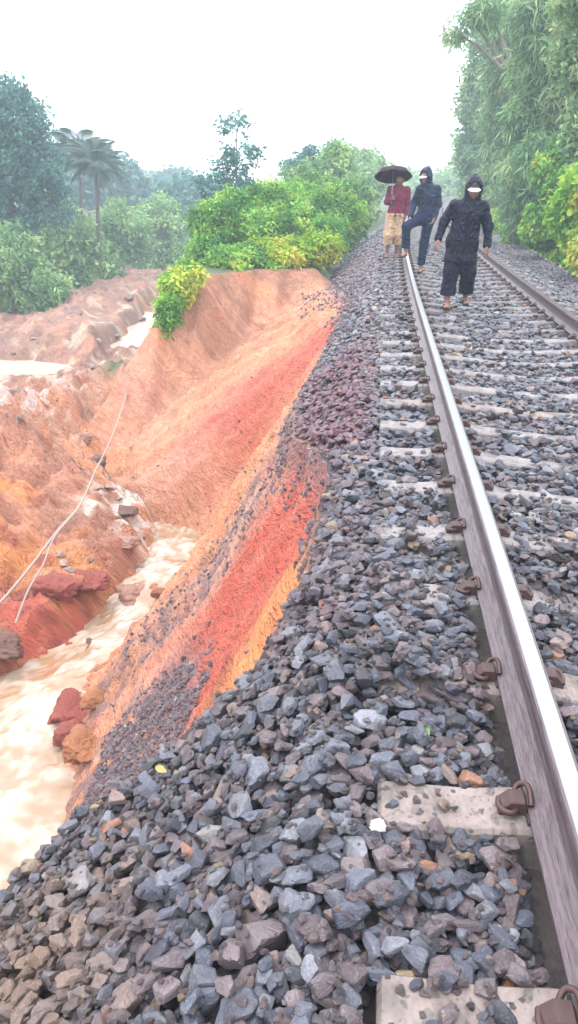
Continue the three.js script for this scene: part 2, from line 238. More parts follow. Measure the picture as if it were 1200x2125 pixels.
for (const [xr, label] of [[0.577, 'near steel rail with a bright polished top, on the landslide side'], [2.322, 'far brown steel rail on the side of the trees']]) {
  const r = mesh('rail', sweep(profile, -1.6, 150, xr), railM, scene); tag(r, label, 'rail', 'steel rails of the track');
  const top = [[0.0235, 0.1688], [0.0215, 0.1712], [0, 0.1725], [-0.0245, 0.1712], [-0.0265, 0.1688]].map(([x, y]) => [x, y + RAILY]);
  tag(mesh('running_surface', sweep(top, -1.6, 150, xr), xr < 1 ? polishM : dullM, r), 'polished running surface');
}

// ------------------------------------------------------------------ sleepers with their clips
const concTex = noiseTex(256, (u, v) => { const n = 0.86 + 0.4 * torus(u, v, 8, 4) + 0.3 * torus(u, v, 60, 8), p = (torus(u, v, 26, 12) > 0.24 ? 0.62 : 1) * (1 - 0.45 * sst(0.0, 0.35, torus(u, v, 6, 15))) * (torus(u, v, 70, 18) > 0.33 ? 0.55 : 1); return [n * p, n * (p * 0.85 + 0.12), n * (p * 0.85 + 0.1)]; });
const concM = new THREE.MeshStandardMaterial({ color: lin(0.235, 0.19, 0.175), roughness: 0.72, map: concTex, bumpMap: concTex, bumpScale: 0.004 });
const concPaleM = new THREE.MeshStandardMaterial({ color: lin(0.235, 0.21, 0.21), roughness: 0.62, map: concTex, bumpMap: concTex, bumpScale: 0.004 });
const concGreyM = new THREE.MeshStandardMaterial({ color: lin(0.17, 0.15, 0.155), roughness: 0.6, map: concTex, bumpMap: concTex, bumpScale: 0.004 });
const clipM = new THREE.MeshStandardMaterial({ color: lin(0.082, 0.046, 0.042), roughness: 0.55, metalness: 0.3, map: rustTex });
const padM = new THREE.MeshStandardMaterial({ color: lin(0.03, 0.028, 0.03), roughness: 0.7 });
const SX = [-1.345, -1.335, -1.1, -0.98, -0.76, -0.66, -0.2, 0.2, 0.66, 0.76, 0.98, 1.1, 1.335, 1.345], SY = [-0.012, 0, 0.002, 0.018, 0.018, 0, -0.035, -0.035, 0, 0.018, 0.018, 0.002, 0, -0.012];
function sleeperGeo() {
  const P = [], U = [], idx = [], ring = (y, e) => [[-0.125 + e, -0.2], [-0.088, y - 0.01], [-0.078, y], [0.078, y], [0.088, y - 0.01], [0.125 - e, -0.2]];
  SX.forEach((x, i) => { const r = ring(SY[i], 0); r.forEach(([z, y], j) => { P.push(x, y, z); U.push(x * 1.5 + 0.2, z * 1.5 + y * 2); if (i) { const k = i * 6 + j, k2 = i * 6 + (j + 1) % 6; idx.push(k - 6, k2 - 6, k, k, k2 - 6, k2); } }); });
  for (const [o, f] of [[0, 0], [(SX.length - 1) * 6, 1]]) for (let j = 1; j < 5; j++) f ? idx.push(o, o + j + 1, o + j) : idx.push(o, o + j, o + j + 1);
  const g = new THREE.BufferGeometry(); g.setAttribute('position', new THREE.Float32BufferAttribute(P, 3)); g.setAttribute('uv', new THREE.Float32BufferAttribute(U, 2)); g.setIndex(idx); return toCreasedNormals(g, 0.5);
}
function clipGeo() { // sprung steel clip: a leg through the housing, a loop over the top and a toe on the rail foot (rail at -x)
  const pts = [[0.055, 0.02, 0.03], [0.062, 0.028, -0.015], [0.05, 0.036, -0.052], [0.022, 0.035, -0.06], [0.004, 0.03, -0.035], [0.004, 0.028, 0.015], [0.0, 0.036, 0.05], [-0.018, 0.056, 0.07], [-0.04, 0.068, 0.058], [-0.05, 0.064, 0.028], [-0.05, 0.052, -0.004], [-0.047, 0.044, -0.03]].map((p) => V(...p));
  return new THREE.TubeGeometry(new THREE.CatmullRomCurve3(pts, false, 'centripetal'), 40, 0.0105, 7);
}
const shoulderGeo = (() => { const s = new THREE.Shape(); s.moveTo(-0.02, 0); s.lineTo(0.05, 0); s.lineTo(0.045, 0.02); s.lineTo(0.022, 0.044); s.lineTo(-0.012, 0.044); s.lineTo(-0.02, 0.03); const g = new THREE.ExtrudeGeometry(s, { depth: 0.05, bevelEnabled: true, bevelSize: 0.003, bevelThickness: 0.003, bevelSegments: 1 }); g.translate(0, 0, -0.025); return g; })();
const padGeo = new THREE.BoxGeometry(0.16, 0.0095, 0.13);
const sleepers = [];
{
  const proto = new THREE.Group(); proto.name = 'sleeper';
  mesh('body', sleeperGeo(), concM, proto);
  const cg = clipGeo();
  for (const rx of [-0.8725, 0.8725]) { const p = mesh('rail_pad', padGeo, padM, proto); p.position.set(rx, 0.0228, 0);
    for (const sd of [-1, 1]) { const h = mesh('clip_housing', shoulderGeo, clipM, proto); h.position.set(rx + sd * 0.098, 0.012, 0); if (sd < 0) h.rotation.y = Math.PI; const c = mesh('rail_clip', cg, clipM, proto); c.position.set(rx + sd * 0.103, 0.012, 0); c.scale.setScalar(0.76); if (sd < 0) c.rotation.y = Math.PI; } }
  const ORD = ['third', 'fourth', 'fifth', 'sixth', 'seventh', 'eighth', 'ninth', 'tenth', 'eleventh', 'twelfth', 'thirteenth', 'fourteenth', 'fifteenth', 'sixteenth'].map((_, i, a) => (i ? a[i - 1] : 'second'));
  const own = ['concrete sleeper at the bottom edge, partly buried in dark ballast', 'concrete sleeper with a wide bare pinkish end beside a coiled clip', 'concrete sleeper almost buried in ballast between two bare ones', 'concrete sleeper with a pale curved end rising from the ballast'];
  for (let k = 0; k < 90; k++) {
    const d = 1.13 + 0.619 * k, o = proto.clone(); o.name = numbered('sleeper'); scene.add(o);
    o.position.set(1.4495 * Math.cos(heading(d)) + cx(d), 0, -d + 1.4495 * Math.sin(heading(d))); o.rotation.y = -heading(d) + rr(-0.008, 0.008);
    if (k >= 3 && k !== 8) o.children[0].material = k < 14 ? concPaleM : concGreyM;
    tag(o, own[k] || (k < 18 ? `weathered concrete sleeper with a pale top, ${ORD[k - 4]} up from the buried one` : 'distant concrete sleeper half hidden in the ballast'), 'sleeper', 'concrete sleepers under the rails');
    sleepers.push(d);
  }
}

// ------------------------------------------------------------------ ballast stones, dropped one by one onto a height grid
const stoneGeos = [];
for (let v = 0; v < 12; v++) { // broken rock: a handful of fracture planes with worn edges
  const b = [0.36, 0.5, 0.64, 0.44][v % 4] * rr(0.92, 1.1), w = rr(0.6, 0.95), planes = [], np = 8 + Math.floor(rnd() * 5);
  for (let i = 0; i < np; i++) { const y = 1 - 2 * (i + 0.5) / np, r = Math.sqrt(1 - y * y), th = i * 2.39996 + rr(-0.6, 0.6); planes.push([V(Math.cos(th) * r, y + rr(-0.25, 0.25), Math.sin(th) * r).normalize(), rr(0.6, 0.9)]); }
  const g = mergeVertices(new THREE.IcosahedronGeometry(1, 4).deleteAttribute('normal').deleteAttribute('uv')), p = g.attributes.position, U = [];
  for (let i = 0; i < p.count; i++) { const d = V(p.getX(i), p.getY(i), p.getZ(i)).normalize(); let t = 0; for (const [n, h] of planes) t += Math.pow(Math.max(0, d.dot(n) / h), 26); const k = Math.min(1.25, Math.pow(t + 1e-9, -1 / 26)) * (1 + 0.05 * N(d.x * 3.4 + v * 7, d.y * 3.4, d.z * 3.4) + 0.025 * N(d.x * 9, d.y * 9 + v, d.z * 9)); p.setXYZ(i, d.x * k, d.y * k * b, d.z * k * w); U.push(d.x * 0.35 + d.y * 0.2, d.z * 0.35 + d.y * 0.25); }
  g.setAttribute('uv', new THREE.Float32BufferAttribute(U, 2)); g.computeVertexNormals(); stoneGeos.push([toCreasedNormals(g, 0.32), b, w]);
}
const stoneM = new THREE.MeshStandardMaterial({ roughness: 0.4, map: speckTex, bumpMap: speckTex, bumpScale: 0.006 });
const PAL = [[0.082, 0.088, 0.115, 20], [0.115, 0.118, 0.145, 20], [0.058, 0.06, 0.08, 14], [0.105, 0.08, 0.09, 20], [0.145, 0.11, 0.115, 16], [0.175, 0.175, 0.2, 9], [0.035, 0.034, 0.043, 8], [0.2, 0.145, 0.13, 4.5], [0.24, 0.18, 0.115, 1.3], [0.235, 0.11, 0.07, 1.0], [0.25, 0.235, 0.23, 1.0]];
const palSum = PAL.reduce((a, p) => a + p[3], 0);
const pick = () => { let t = rnd() * palSum; for (let i = 0; i < PAL.length; i++) if ((t -= PAL[i][3]) < 0) return i; return 0; };
const stones = [];
{
  const G = 0.016, x0 = -2.0, dd0 = 0.35, D1 = 27, nx = Math.ceil(8.2 / G), nd = Math.ceil((D1 - dd0) / G), Hm = new Float32Array(nx * nd);
  const cover = [0.2, 0.08, 0.8, 0.4, 0.12, 0.1, 0.1];
  for (let i = 0; i < nd; i++) { const d = dd0 + i * G; for (let j = 0; j < nx; j++) { const x = x0 + j * G, xr = x - cx(d); let y = x < xe(d) + 0.01 ? -50 : bedY(x, d) + 0.03 * fbm(x * 1.7, d * 1.7, 95);
    const k = Math.round((d - 1.13) / 0.619); if (k >= 0 && Math.abs(d - 1.13 - k * 0.619) < 0.09 && xr > 0.105 && xr < 2.795) y = Math.max(y, 0);
    Hm[i * nx + j] = y; } }
  const blocked = (x, d, r) => { const xr = x - cx(d); for (const q of [0.577, 2.322]) if (Math.abs(xr - q) < 0.085 + r * 0.8) return true;
    const k = Math.round((d - 1.13) / 0.619), off = Math.abs(d - 1.13 - k * 0.619); if (k >= 0 && xr > 0.06 && xr < 2.84 && off < 0.075 + r * 0.1) { if (Math.abs(xr - 0.577) < 0.26 + r || Math.abs(xr - 2.322) < 0.26 + r) return true; return rnd() > (cover[k] ?? (k > 20 ? 0.35 : 0.06)) * (xr > 0.577 && xr < 2.3 ? 0.55 : 1); } return false; };
  const at = (x, d) => { const j = Math.round((x - x0) / G), i = Math.round((d - dd0) / G); return j < 0 || i < 0 || j >= nx || i >= nd ? -99 : Hm[i * nx + j]; };
  const q = new THREE.Quaternion(), e = new THREE.Euler();
  function drop(x, d, r, force) {
    const v = Math.floor(rnd() * stoneGeos.length), [, b, w] = stoneGeos[v], c = r * b;
    const R = Math.ceil(r * 0.85 / G), j0 = Math.round((x - x0) / G), i0 = Math.round((d - dd0) / G);
    let sum = 0, cnt = 0, mx = -99;
    for (let i = -R; i <= R; i++) for (let j = -R; j <= R; j++) { const rr2 = (i * i + j * j) * G * G; if (rr2 > r * r * 0.7) continue; const jj = j0 + j, ii = i0 + i; if (jj < 0 || ii < 0 || jj >= nx || ii >= nd) return; const hgt = Hm[ii * nx + jj]; if (hgt < -10) return; sum += hgt; cnt++; if (hgt > mx) mx = hgt; }
    if (!cnt) return;
    const y = sum / cnt * 0.62 + mx * 0.38 + c * 0.5;
    for (let i = -R; i <= R; i++) for (let j = -R; j <= R; j++) { const q2 = (i * i + j * j) * G * G / (r * r * 0.72); if (q2 > 1) continue; const k = (i0 + i) * nx + j0 + j, top = y + c * 0.85 * Math.sqrt(1 - q2); if (top > Hm[k]) Hm[k] = top; }
    const slope = (at(x + 0.08, d) - at(x - 0.08, d)) / 0.16;
    const lean = x < -0.1 && d < 30 ? 0.5 : 0;
    e.set(rr(-0.42, 0.42), rr(0, 6.283), rr(-0.42, 0.42) , 'YXZ'); q.setFromEuler(e);
    if (lean) q.premultiply(new THREE.Quaternion().setFromAxisAngle(V(0, 0, 1), lean * clamp(Math.abs(slope) < 3 ? 1 : 0.5)));
    let ci = pick(), col = PAL[ci].slice(0, 3); const m = rr(0.78, 1.25); col = col.map((t) => t * m);
    let dirt = Math.max(sst(4.6, 5.4, d) * sst(9.6, 8.0, d) * sst(0.16, -0.1, x) * 1.0, sst(-0.4, -0.85, x) * sst(2.2, 1.5, d) * 1.1, sst(10, 14, d) * sst(0.25, -0.35, x - cx(d)) * 0.55, 0.45 * sst(0.22, 0, x - xe(d)), 0.35 * sst(0.1, 0.4, fbm(x * 1.2, d * 0.9, 97)));
    if (dirt > 0) col = mixc(col, x < -0.4 && d < 2.4 ? [0.19, 0.125, 0.09] : [0.125, 0.045, 0.058], dirt * rr(0.3, 1.1));
    stones.push({ x, y, d, r, v, q: q.clone(), col, rank: r / Math.hypot(x, y - 1.58, d) });
    return stones[stones.length - 1];
  }
  const inView = (x, d) => x < 1.15 + d * 0.52 && x - cx(d) < 4.7;
  function layer(n, dA, dB, rA, rB, tries, xMin = -9, xMax = 9) { for (let s = 0; s < n; s++) { let best = null, bh = 1e9; const r = lerp(rA * 0.85, rB * 1.1, rnd() ** 1.5) * (rnd() < 0.08 ? 1.4 : 1); for (let t = 0; t < tries; t++) { const d = Math.sqrt(rr(dA * dA * 0 + dA, dB) * 1) ** 2, lo = Math.max(xe(d), xMin), hi = Math.min(4.7 + cx(d), 1.15 + d * 0.52, xMax); const x = rr(lo, hi); if (blocked(x, d, r) || !inView(x, d)) continue; const k = Math.round((d - 1.13) / 0.619), h0 = at(x, d) - shoulder(x - cx(d)); if (at(x, d) > -10 && h0 < bh) { bh = h0; best = [x, d]; } } if (best) drop(best[0], best[1], r); } }
  // the few large stones of the foreground first
  for (const [x, d, r] of [[-0.18, 1.2, 0.085], [-0.02, 1.5, 0.075], [-0.3, 1.42, 0.06], [0.36, 1.3, 0.06], [-0.2, 1.72, 0.06], [-0.5, 1.3, 0.06], [0.2, 1.95, 0.055]]) drop(x, d, r);
  // stones lying on the sleepers
  const onTop = (k, n, xa, xb) => { for (let i = 0; i < n; i++) drop(rr(xa, xb), 1.13 + 0.619 * k + rr(-0.1, 0.1), rr(0.022, 0.038)); };
  const toppings = () => { onTop(2, 75, 0.08, 0.27); onTop(2, 26, 0.27, 0.46); onTop(3, 24, 0.08, 0.45); onTop(0, 7, 0.1, 0.4); onTop(1, 3, 0.12, 0.42); for (let k = 4; k < 9; k++) { onTop(k, 3, 0.08, 0.42); onTop(k, 2, 0.75, 2.1); } for (let k = 9; k < 38; k++) { onTop(k, k < 13 ? 4 : 14, 0.08, 0.42); onTop(k, k < 18 ? 3 : 14, 0.72, 2.15); } };
  layer(3600, 0.4, 3.2, 0.030, 0.044, 2); layer(4200, 0.4, 3.2, 0.024, 0.042, 5);
  layer(5200, 3.0, 6, 0.028, 0.043, 2); layer(6000, 3.0, 6, 0.024, 0.042, 5);
  layer(10500, 6, 10.5, 0.025, 0.041, 2); layer(13500, 6, 10.5, 0.024, 0.041, 4);
  layer(36000, 10.2, 26.8, 0.028, 0.045, 4);
  toppings();
  for (let i = 0; i < 9000; i++) { const d = rr(0.5, 4.2), x = rr(xe(d), 1.15 + d * 0.5), r = rr(0.007, 0.017); if (Math.abs(x - 0.577) < 0.09) continue; const s = drop(x, d, r); if (s) { s.col = mixc(s.col, [0.13, 0.085, 0.07], 0.6 * rnd()); s.rank = 0; s.y -= r * 0.3; } }
  // beyond the grid: one scattered layer of coarser stones
  for (let s = 0; s < 15000; s++) { const d = 26.5 + 45 * rnd() ** 1.5, x = rr(xe(d) + 0.03, 4.7 + cx(d)), r = rr(0.05, 0.085); if (blocked(x, d, r)) continue; e.set(rr(-0.5, 0.5), rr(0, 6.283), rr(-0.5, 0.5), 'YXZ'); const m = rr(0.8, 1.25); stones.push({ x, y: bedY(x, d) + r * 0.35, d, r, v: Math.floor(rnd() * 12), q: new THREE.Quaternion().setFromEuler(e), col: PAL[pick()].slice(0, 3).map((t) => t * m), rank: 0 }); }
  // which stones lie open on top
  camera.updateMatrixWorld(); camera.updateProjectionMatrix();
  const pr = V(0, 0, 0);
  for (const s of stones) { if (s.d > 6) continue; pr.set(s.x, s.y, -s.d).project(camera); const inside = Math.abs(pr.x) < 1.02 && Math.abs(pr.y) < 1.04 && pr.z < 1; if (!inside || at(s.x, s.d) > s.y + s.r * stoneGeos[s.v][1] + 0.006) s.rank = 0; }
  const order = stones.map((_, i) => i).sort((a, b) => stones[b].rank - stones[a].rank), single = new Set(order.slice(0, 300));
  const paint = new Map();
  const stoneMat = (c) => { const k = c.map((t) => Math.round(t * 50)).join(','); if (!paint.has(k)) { const m = stoneM.clone(); m.color = lin(...c); paint.set(k, m); } return paint.get(k); };
  for (const i of order.slice(0, 300)) { const s = stones[i], o = mesh('stone', stoneGeos[s.v][0], stoneMat(s.col), bed); o.name = numbered('stone'); o.position.set(s.x, s.y, -s.d); o.quaternion.copy(s.q); o.scale.setScalar(s.r); }
  const heap = new THREE.Group(); heap.name = 'gravel'; heap.userData.kind = 'stuff'; bed.add(heap);
  for (let v = 0; v < 12; v++) { const list = stones.filter((s, i) => s.v === v && !single.has(i)), im = new THREE.InstancedMesh(stoneGeos[v][0], stoneM, list.length), M = new THREE.Matrix4(); im.name = 'loose_stones'; im.userData.kind = 'stuff'; im.castShadow = im.receiveShadow = true; list.forEach((s, i) => { M.compose(V(s.x, s.y, -s.d), s.q, V(s.r, s.r, s.r)); im.setMatrixAt(i, M); im.setColorAt(i, lin(...s.col)); }); heap.add(im); }
  console.log('stones', stones.length, 'materials', paint.size);
}
// stones spilled down the face
{
  const list = [];
  const spill = (n, dA, dB, sA, sB, r0, r1, dirt, tail = 1) => { for (let i = 0; i < n; i++) { const d = rr(dA, dB) + rr(-0.2, 0.2), s = lerp(sA, sB, rnd() ** tail), x = lerp(xe(d), foot(d), s); if (fbm(x * 2.2, d * 2.2, 130) < -0.12) continue; const m = rr(0.8, 1.3); list.push([x, land(x, d) + 0.006, d, rr(r0, r1), mixc(PAL[pick()].slice(0, 3).map((t) => t * m), [0.19, 0.075, 0.065], dirt * rnd())]); } };
  spill(5200, 3.9, 5.7, 0.36, 0.86, 0.014, 0.032, 0.6); spill(520, 6.2, 7.3, 0.02, 0.8, 0.014, 0.028, 0.7, 1.6); spill(700, 2.3, 14, 0.0, 0.07, 0.02, 0.035, 0.6); spill(280, 2.4, 4, 0.0, 0.6, 0.012, 0.028, 0.6, 1.5); spill(700, 14, 20.5, 0, 0.16, 0.02, 0.04, 0.8); spill(160, 7, 13, 0.1, 1.1, 0.012, 0.03, 0.9);
  const im = new THREE.InstancedMesh(stoneGeos[3][0], stoneM, list.length), M = new THREE.Matrix4(), q = new THREE.Quaternion(), e = new THREE.Euler();
  list.forEach(([x, y, d, r, c], i) => { e.set(rr(-1, 1), rr(0, 6), rr(-1, 1)); q.setFromEuler(e); M.compose(V(x, y, -d), q, V(r, r, r)); im.setMatrixAt(i, M); im.setColorAt(i, lin(...c)); });
  im.name = 'spilled_gravel'; im.castShadow = im.receiveShadow = true; scene.add(im); tag(im, 'purplish ballast stones spilled down the red earth face', 'gravel', null, 'stuff');
}

// ------------------------------------------------------------------ debris in the gully: rocks, clods, cable
{
  const soilRockM = (c) => new THREE.MeshStandardMaterial({ color: lin(...c), roughness: 0.8, map: soilTex, bumpMap: soilBump, bumpScale: 0.02 });
  const clodGeo = (sd) => { const g = mergeVertices(new THREE.IcosahedronGeometry(1, 8).deleteAttribute('normal').deleteAttribute('uv')), p = g.attributes.position, U = [], pl = []; for (let i = 0; i < 11; i++) { const y = 1 - 2 * (i + 0.5) / 11, r = Math.sqrt(1 - y * y), th = i * 2.39996 + rr(-0.7, 0.7); pl.push([V(Math.cos(th) * r, y + rr(-0.3, 0.3), Math.sin(th) * r).normalize(), rr(0.55, 0.95)]); }
    for (let i = 0; i < p.count; i++) { const v = V(p.getX(i), p.getY(i), p.getZ(i)).normalize(); let t = 0; for (const [n, h] of pl) t += Math.pow(Math.max(0, v.dot(n) / h), 14); const k = Math.min(1.3, Math.pow(t + 1e-9, -1 / 14)) * (1 + 0.3 * fbm(v.x * 2 + sd, v.y * 2, v.z * 2, 3) + 0.16 * N(v.x * 5, v.y * 5 + sd, v.z * 5) + 0.08 * N(v.x * 11, v.y * 11 + sd, v.z * 11)); p.setXYZ(i, v.x * k, v.y * k * 0.7, v.z * k); U.push(v.x + v.y, v.z + v.y * 0.5); } g.setAttribute('uv', new THREE.Float32BufferAttribute(U, 2)); g.computeVertexNormals(); return g; };
  const cg = [1, 7, 13, 19].map(clodGeo);
  const redM = soilRockM([0.27, 0.06, 0.043]), orM = soilRockM([0.36, 0.14, 0.06]), pinkM = soilRockM([0.37, 0.2, 0.15]), brM = soilRockM([0.17, 0.085, 0.065]);
  const clods = [
    [-3.0, 6.95, 0.3, 0, redM, 'large dark red lump of earth standing in the stream'], [-2.78, 6.45, 0.24, 1, redM, 'red lump of earth at the foot of the gravelly streak'], [-2.55, 6.1, 0.22, 2, orM, 'orange red lump of earth at the edge of the stream'], [-3.2, 6.35, 0.17, 3, redM, 'small red lump of earth lying in the stream'],
    [-3.15, 9.6, 0.34, 1, pinkM, 'pale pink slab of earth jutting over the stream bend'], [-3.5, 9.1, 0.28, 0, redM, 'deep red broken lump at the edge of the mound'], [-3.8, 8.6, 0.3, 2, redM, 'deep red lump on the flank of the mound above the stream'], [-3.3, 8.2, 0.18, 3, brM, 'brown lump fallen into the stream bend'],
    [-2.6, 6.75, 0.15, 3, orM, 'orange lump half way between the gravel streak and the stream'], [-3.1, 7.4, 0.13, 1, redM, 'small red lump in the stream just above the large dark red one'], [-3.35, 10.3, 0.2, 3, pinkM, 'pinkish lump at the left bank of the narrow stream'], [-2.6, 9.2, 0.12, 2, orM, 'small orange lump at the foot of the red slope by the narrow stream'], [-3.6, 11.2, 0.16, 0, brM, 'brown lump in the pale patch at the head of the stream'],
    [-4.1, 7.5, 0.3, 3, brM, 'dark brown lump at the left edge above the stream'], [-4.6, 12.6, 0.3, 2, brM, 'brown lump where the cable meets the slope'], [-5.2, 13.6, 0.22, 1, pinkM, 'pink lump on the crest of the mound'],
  ];
  for (const [x, d, r, v, m, label] of clods) { const o = mesh('earth_lump', cg[v], m, scene); o.position.set(x, land(x, d) + r * 0.25, -d); o.scale.set(r * rr(0.9, 1.3), r * rr(0.7, 1), r * rr(0.9, 1.2)); o.rotation.y = rr(0, 6); tag(o, label, 'earth lump', 'lumps of slipped earth by the stream'); }
  const rockM = [[0.36, 0.27, 0.24], [0.26, 0.18, 0.16], [0.42, 0.28, 0.22], [0.2, 0.14, 0.13]].map(soilRockM);
  for (let i = 0; i < 46; i++) { const a = i < 30, d = a ? rr(12.5, 18.5) : rr(8.5, 12.2), x = a ? -5.2 - (d - 12.5) * 0.22 - rr(0, 2.2) : rr(-4.3, -2.9), r = rr(0.04, 0.13) * (a ? 1 : 0.8), m = Math.floor(rnd() * 4), o = mesh('rock', stoneGeos[i % 12][0], rockM[m], scene); o.position.set(x, land(x, d) + r * 0.3, -d); o.scale.setScalar(r); o.rotation.set(rr(-0.4, 0.4), rr(0, 6), rr(-0.4, 0.4)); tag(o, a ? 'angular rock among the pale rubble on the far side of the mound' : 'small angular rock in the upper bend of the stream', 'rock', a ? 'rocks in the rubble patch' : 'rocks in the stream bend'); }
  for (let i = 0; i < 40; i++) { const d = rr(19, 40), x = -6.6 - (d - 19) * 0.08 - rr(0, 6.5), r = rr(0.08, 0.26), o = mesh('rock', stoneGeos[i % 12][0], rockM[Math.floor(rnd() * 4)], scene); o.position.set(x, land(x, d) + r * 0.2, -d); o.scale.set(r, r * rr(0.6, 1), r); o.rotation.y = rr(0, 6); tag(o, 'brownish boulder lying on the mud flat by the far pools', 'rock', 'boulders on the mud flat'); }
  // the cable laid bare by the slip
  const cableM = new THREE.MeshStandardMaterial({ color: lin(0.27, 0.215, 0.18), roughness: 0.75 });
  const line = (name, pts, r, label) => { const q = pts.map(([x, y, d]) => V(x, Math.max(y, land(x, d) + r + 0.015), -d)); tag(mesh(name, new THREE.TubeGeometry(new THREE.CatmullRomCurve3(q), 120, r, 8), cableM, scene), label, 'cable', 'cables hanging across the gully'); };
  line('cable', [[-6.4, -3.3, 20.6], [-5.3, -2.85, 17.3], [-4.54, -2.8, 13.5], [-4.2, -2.8, 11.5], [-3.95, -2.78, 10.1], [-3.85, -2.7, 9.0], [-3.69, -2.6, 7.75], [-3.67, -2.6, 7.05], [-3.7, -2.62, 6.4]], 0.016, 'long pale cable hanging from the slope down past the earth mound');
  line('cable', [[-4.02, -2.8, 10.6], [-3.9, -2.76, 9.9], [-3.8, -2.68, 8.8], [-3.6, -2.64, 7.9], [-3.52, -2.64, 7.3], [-3.5, -2.8, 6.9]], 0.011, 'thinner second cable splitting away beside the long pale cable');
  // bits lying on the ballast
  const bit = (name, geo, c, x, y, d, rot, label, cat) => { const o = mesh(name, geo, new THREE.MeshStandardMaterial({ color: lin(...c), roughness: 0.6, side: THREE.DoubleSide }), scene); o.position.set(x, y, -d); o.rotation.set(...rot); tag(o, label, cat); };
  const leafG = (L, W) => { const P = [], idx = []; for (let i = 0; i <= 8; i++) { const t = i / 8, w = W * Math.sin(Math.PI * Math.pow(t, 0.8)) + 0.001; P.push(-w, 0.12 * W * 2, t * L, 0, -0.1 * W + 0.3 * L * t * t * 0.4, t * L, w, 0.12 * W * 2, t * L); if (i) { const k = i * 3; idx.push(k - 3, k, k - 2, k, k + 1, k - 2, k - 2, k + 1, k - 1, k + 1, k + 2, k - 1); } } const g = new THREE.BufferGeometry(); g.setAttribute('position', new THREE.Float32BufferAttribute(P, 3)); g.setIndex(idx); g.computeVertexNormals(); return g; };
  bit('fallen_leaf', leafG(0.055, 0.014), [0.09, 0.2, 0.03], 0.235, 0.035, 2.05, [0.3, 0.4, 0.2], 'fresh green leaf lying on the ballast beside the buried sleeper', 'leaf');
  bit('fallen_leaf', leafG(0.05, 0.012), [0.26, 0.21, 0.05], -0.66, -0.36, 2.2, [0.4, 1.2, 0.2], 'yellow leaf lying on the ballast near the broken edge', 'leaf');
  bit('litter_scrap', clodGeo(31), [0.36, 0.35, 0.33], 0.105, 0.03, 1.62, [0.2, 0.3, 0.1], 'small crumpled white scrap on the ballast below the bare sleeper end', 'litter');
  scene.children[scene.children.length - 1].scale.set(0.024, 0.016, 0.018);
}

// ------------------------------------------------------------------ foliage
const leafMat = (rough = 0.85) => new THREE.MeshPhysicalMaterial({ color: 0xffffff, roughness: rough, specularIntensity: 0.35, transmission: 0.4, thickness: 0, side: THREE.DoubleSide });
const leafM = leafMat();
function clump(n, R, L, W, droop, sd) { // a spray of folded leaves round a point
  const keep = seed; seed = sd; const P = [], idx = [];
  for (let i = 0; i < n; i++) {
    const dir = V(rr(-1, 1), rr(-0.8, 1) - droop, rr(-1, 1)).normalize(), b = V(rr(-1, 1), rr(-1, 1), rr(-1, 1)).multiplyScalar(R * 0.75);
    const side = V(rr(-1, 1), rr(-0.4, 0.4), rr(-1, 1)).cross(dir).normalize(), up = V(0, 0, 0).crossVectors(side, dir), l = L * rr(0.7, 1.25), w = W * rr(0.7, 1.2), k = P.length / 3;
    const mid = b.clone().addScaledVector(dir, l * 0.45), tip = b.clone().addScaledVector(dir, l).addScaledVector(V(0, -1, 0), l * 0.18);
    const a = mid.clone().addScaledVector(side, w).addScaledVector(up, w * 0.35), c = mid.clone().addScaledVector(side, -w).addScaledVector(up, w * 0.35);
    for (const p of [b, a, tip, c]) P.push(p.x, p.y, p.z);
    idx.push(k, k + 1, k + 2, k, k + 2, k + 3);
  }
  seed = keep; let g = new THREE.BufferGeometry(); g.setAttribute('position', new THREE.Float32BufferAttribute(P, 3)); g.setIndex(idx); g = g.toNonIndexed(); g.computeVertexNormals(); return g;
}
const CL = { small: [0, 1, 2].map((k) => clump(16, 0.15, 0.12, 0.032, 0.1, 100 + k)), mid: [0, 1, 2].map((k) => clump(16, 0.26, 0.2, 0.05, 0.25, 200 + k)), feather: [0, 1, 2].map((k) => clump(22, 0.3, 0.3, 0.026, 0.75, 300 + k)), big: [0, 1, 2].map((k) => clump(18, 0.42, 0.3, 0.085, 0.2, 400 + k)), huge: [0, 1].map((k) => clump(20, 0.9, 0.6, 0.19, 0.2, 500 + k)), creeper: [0, 1, 2].map((k) => clump(15, 0.17, 0.14, 0.055, 0.5, 600 + k)) };
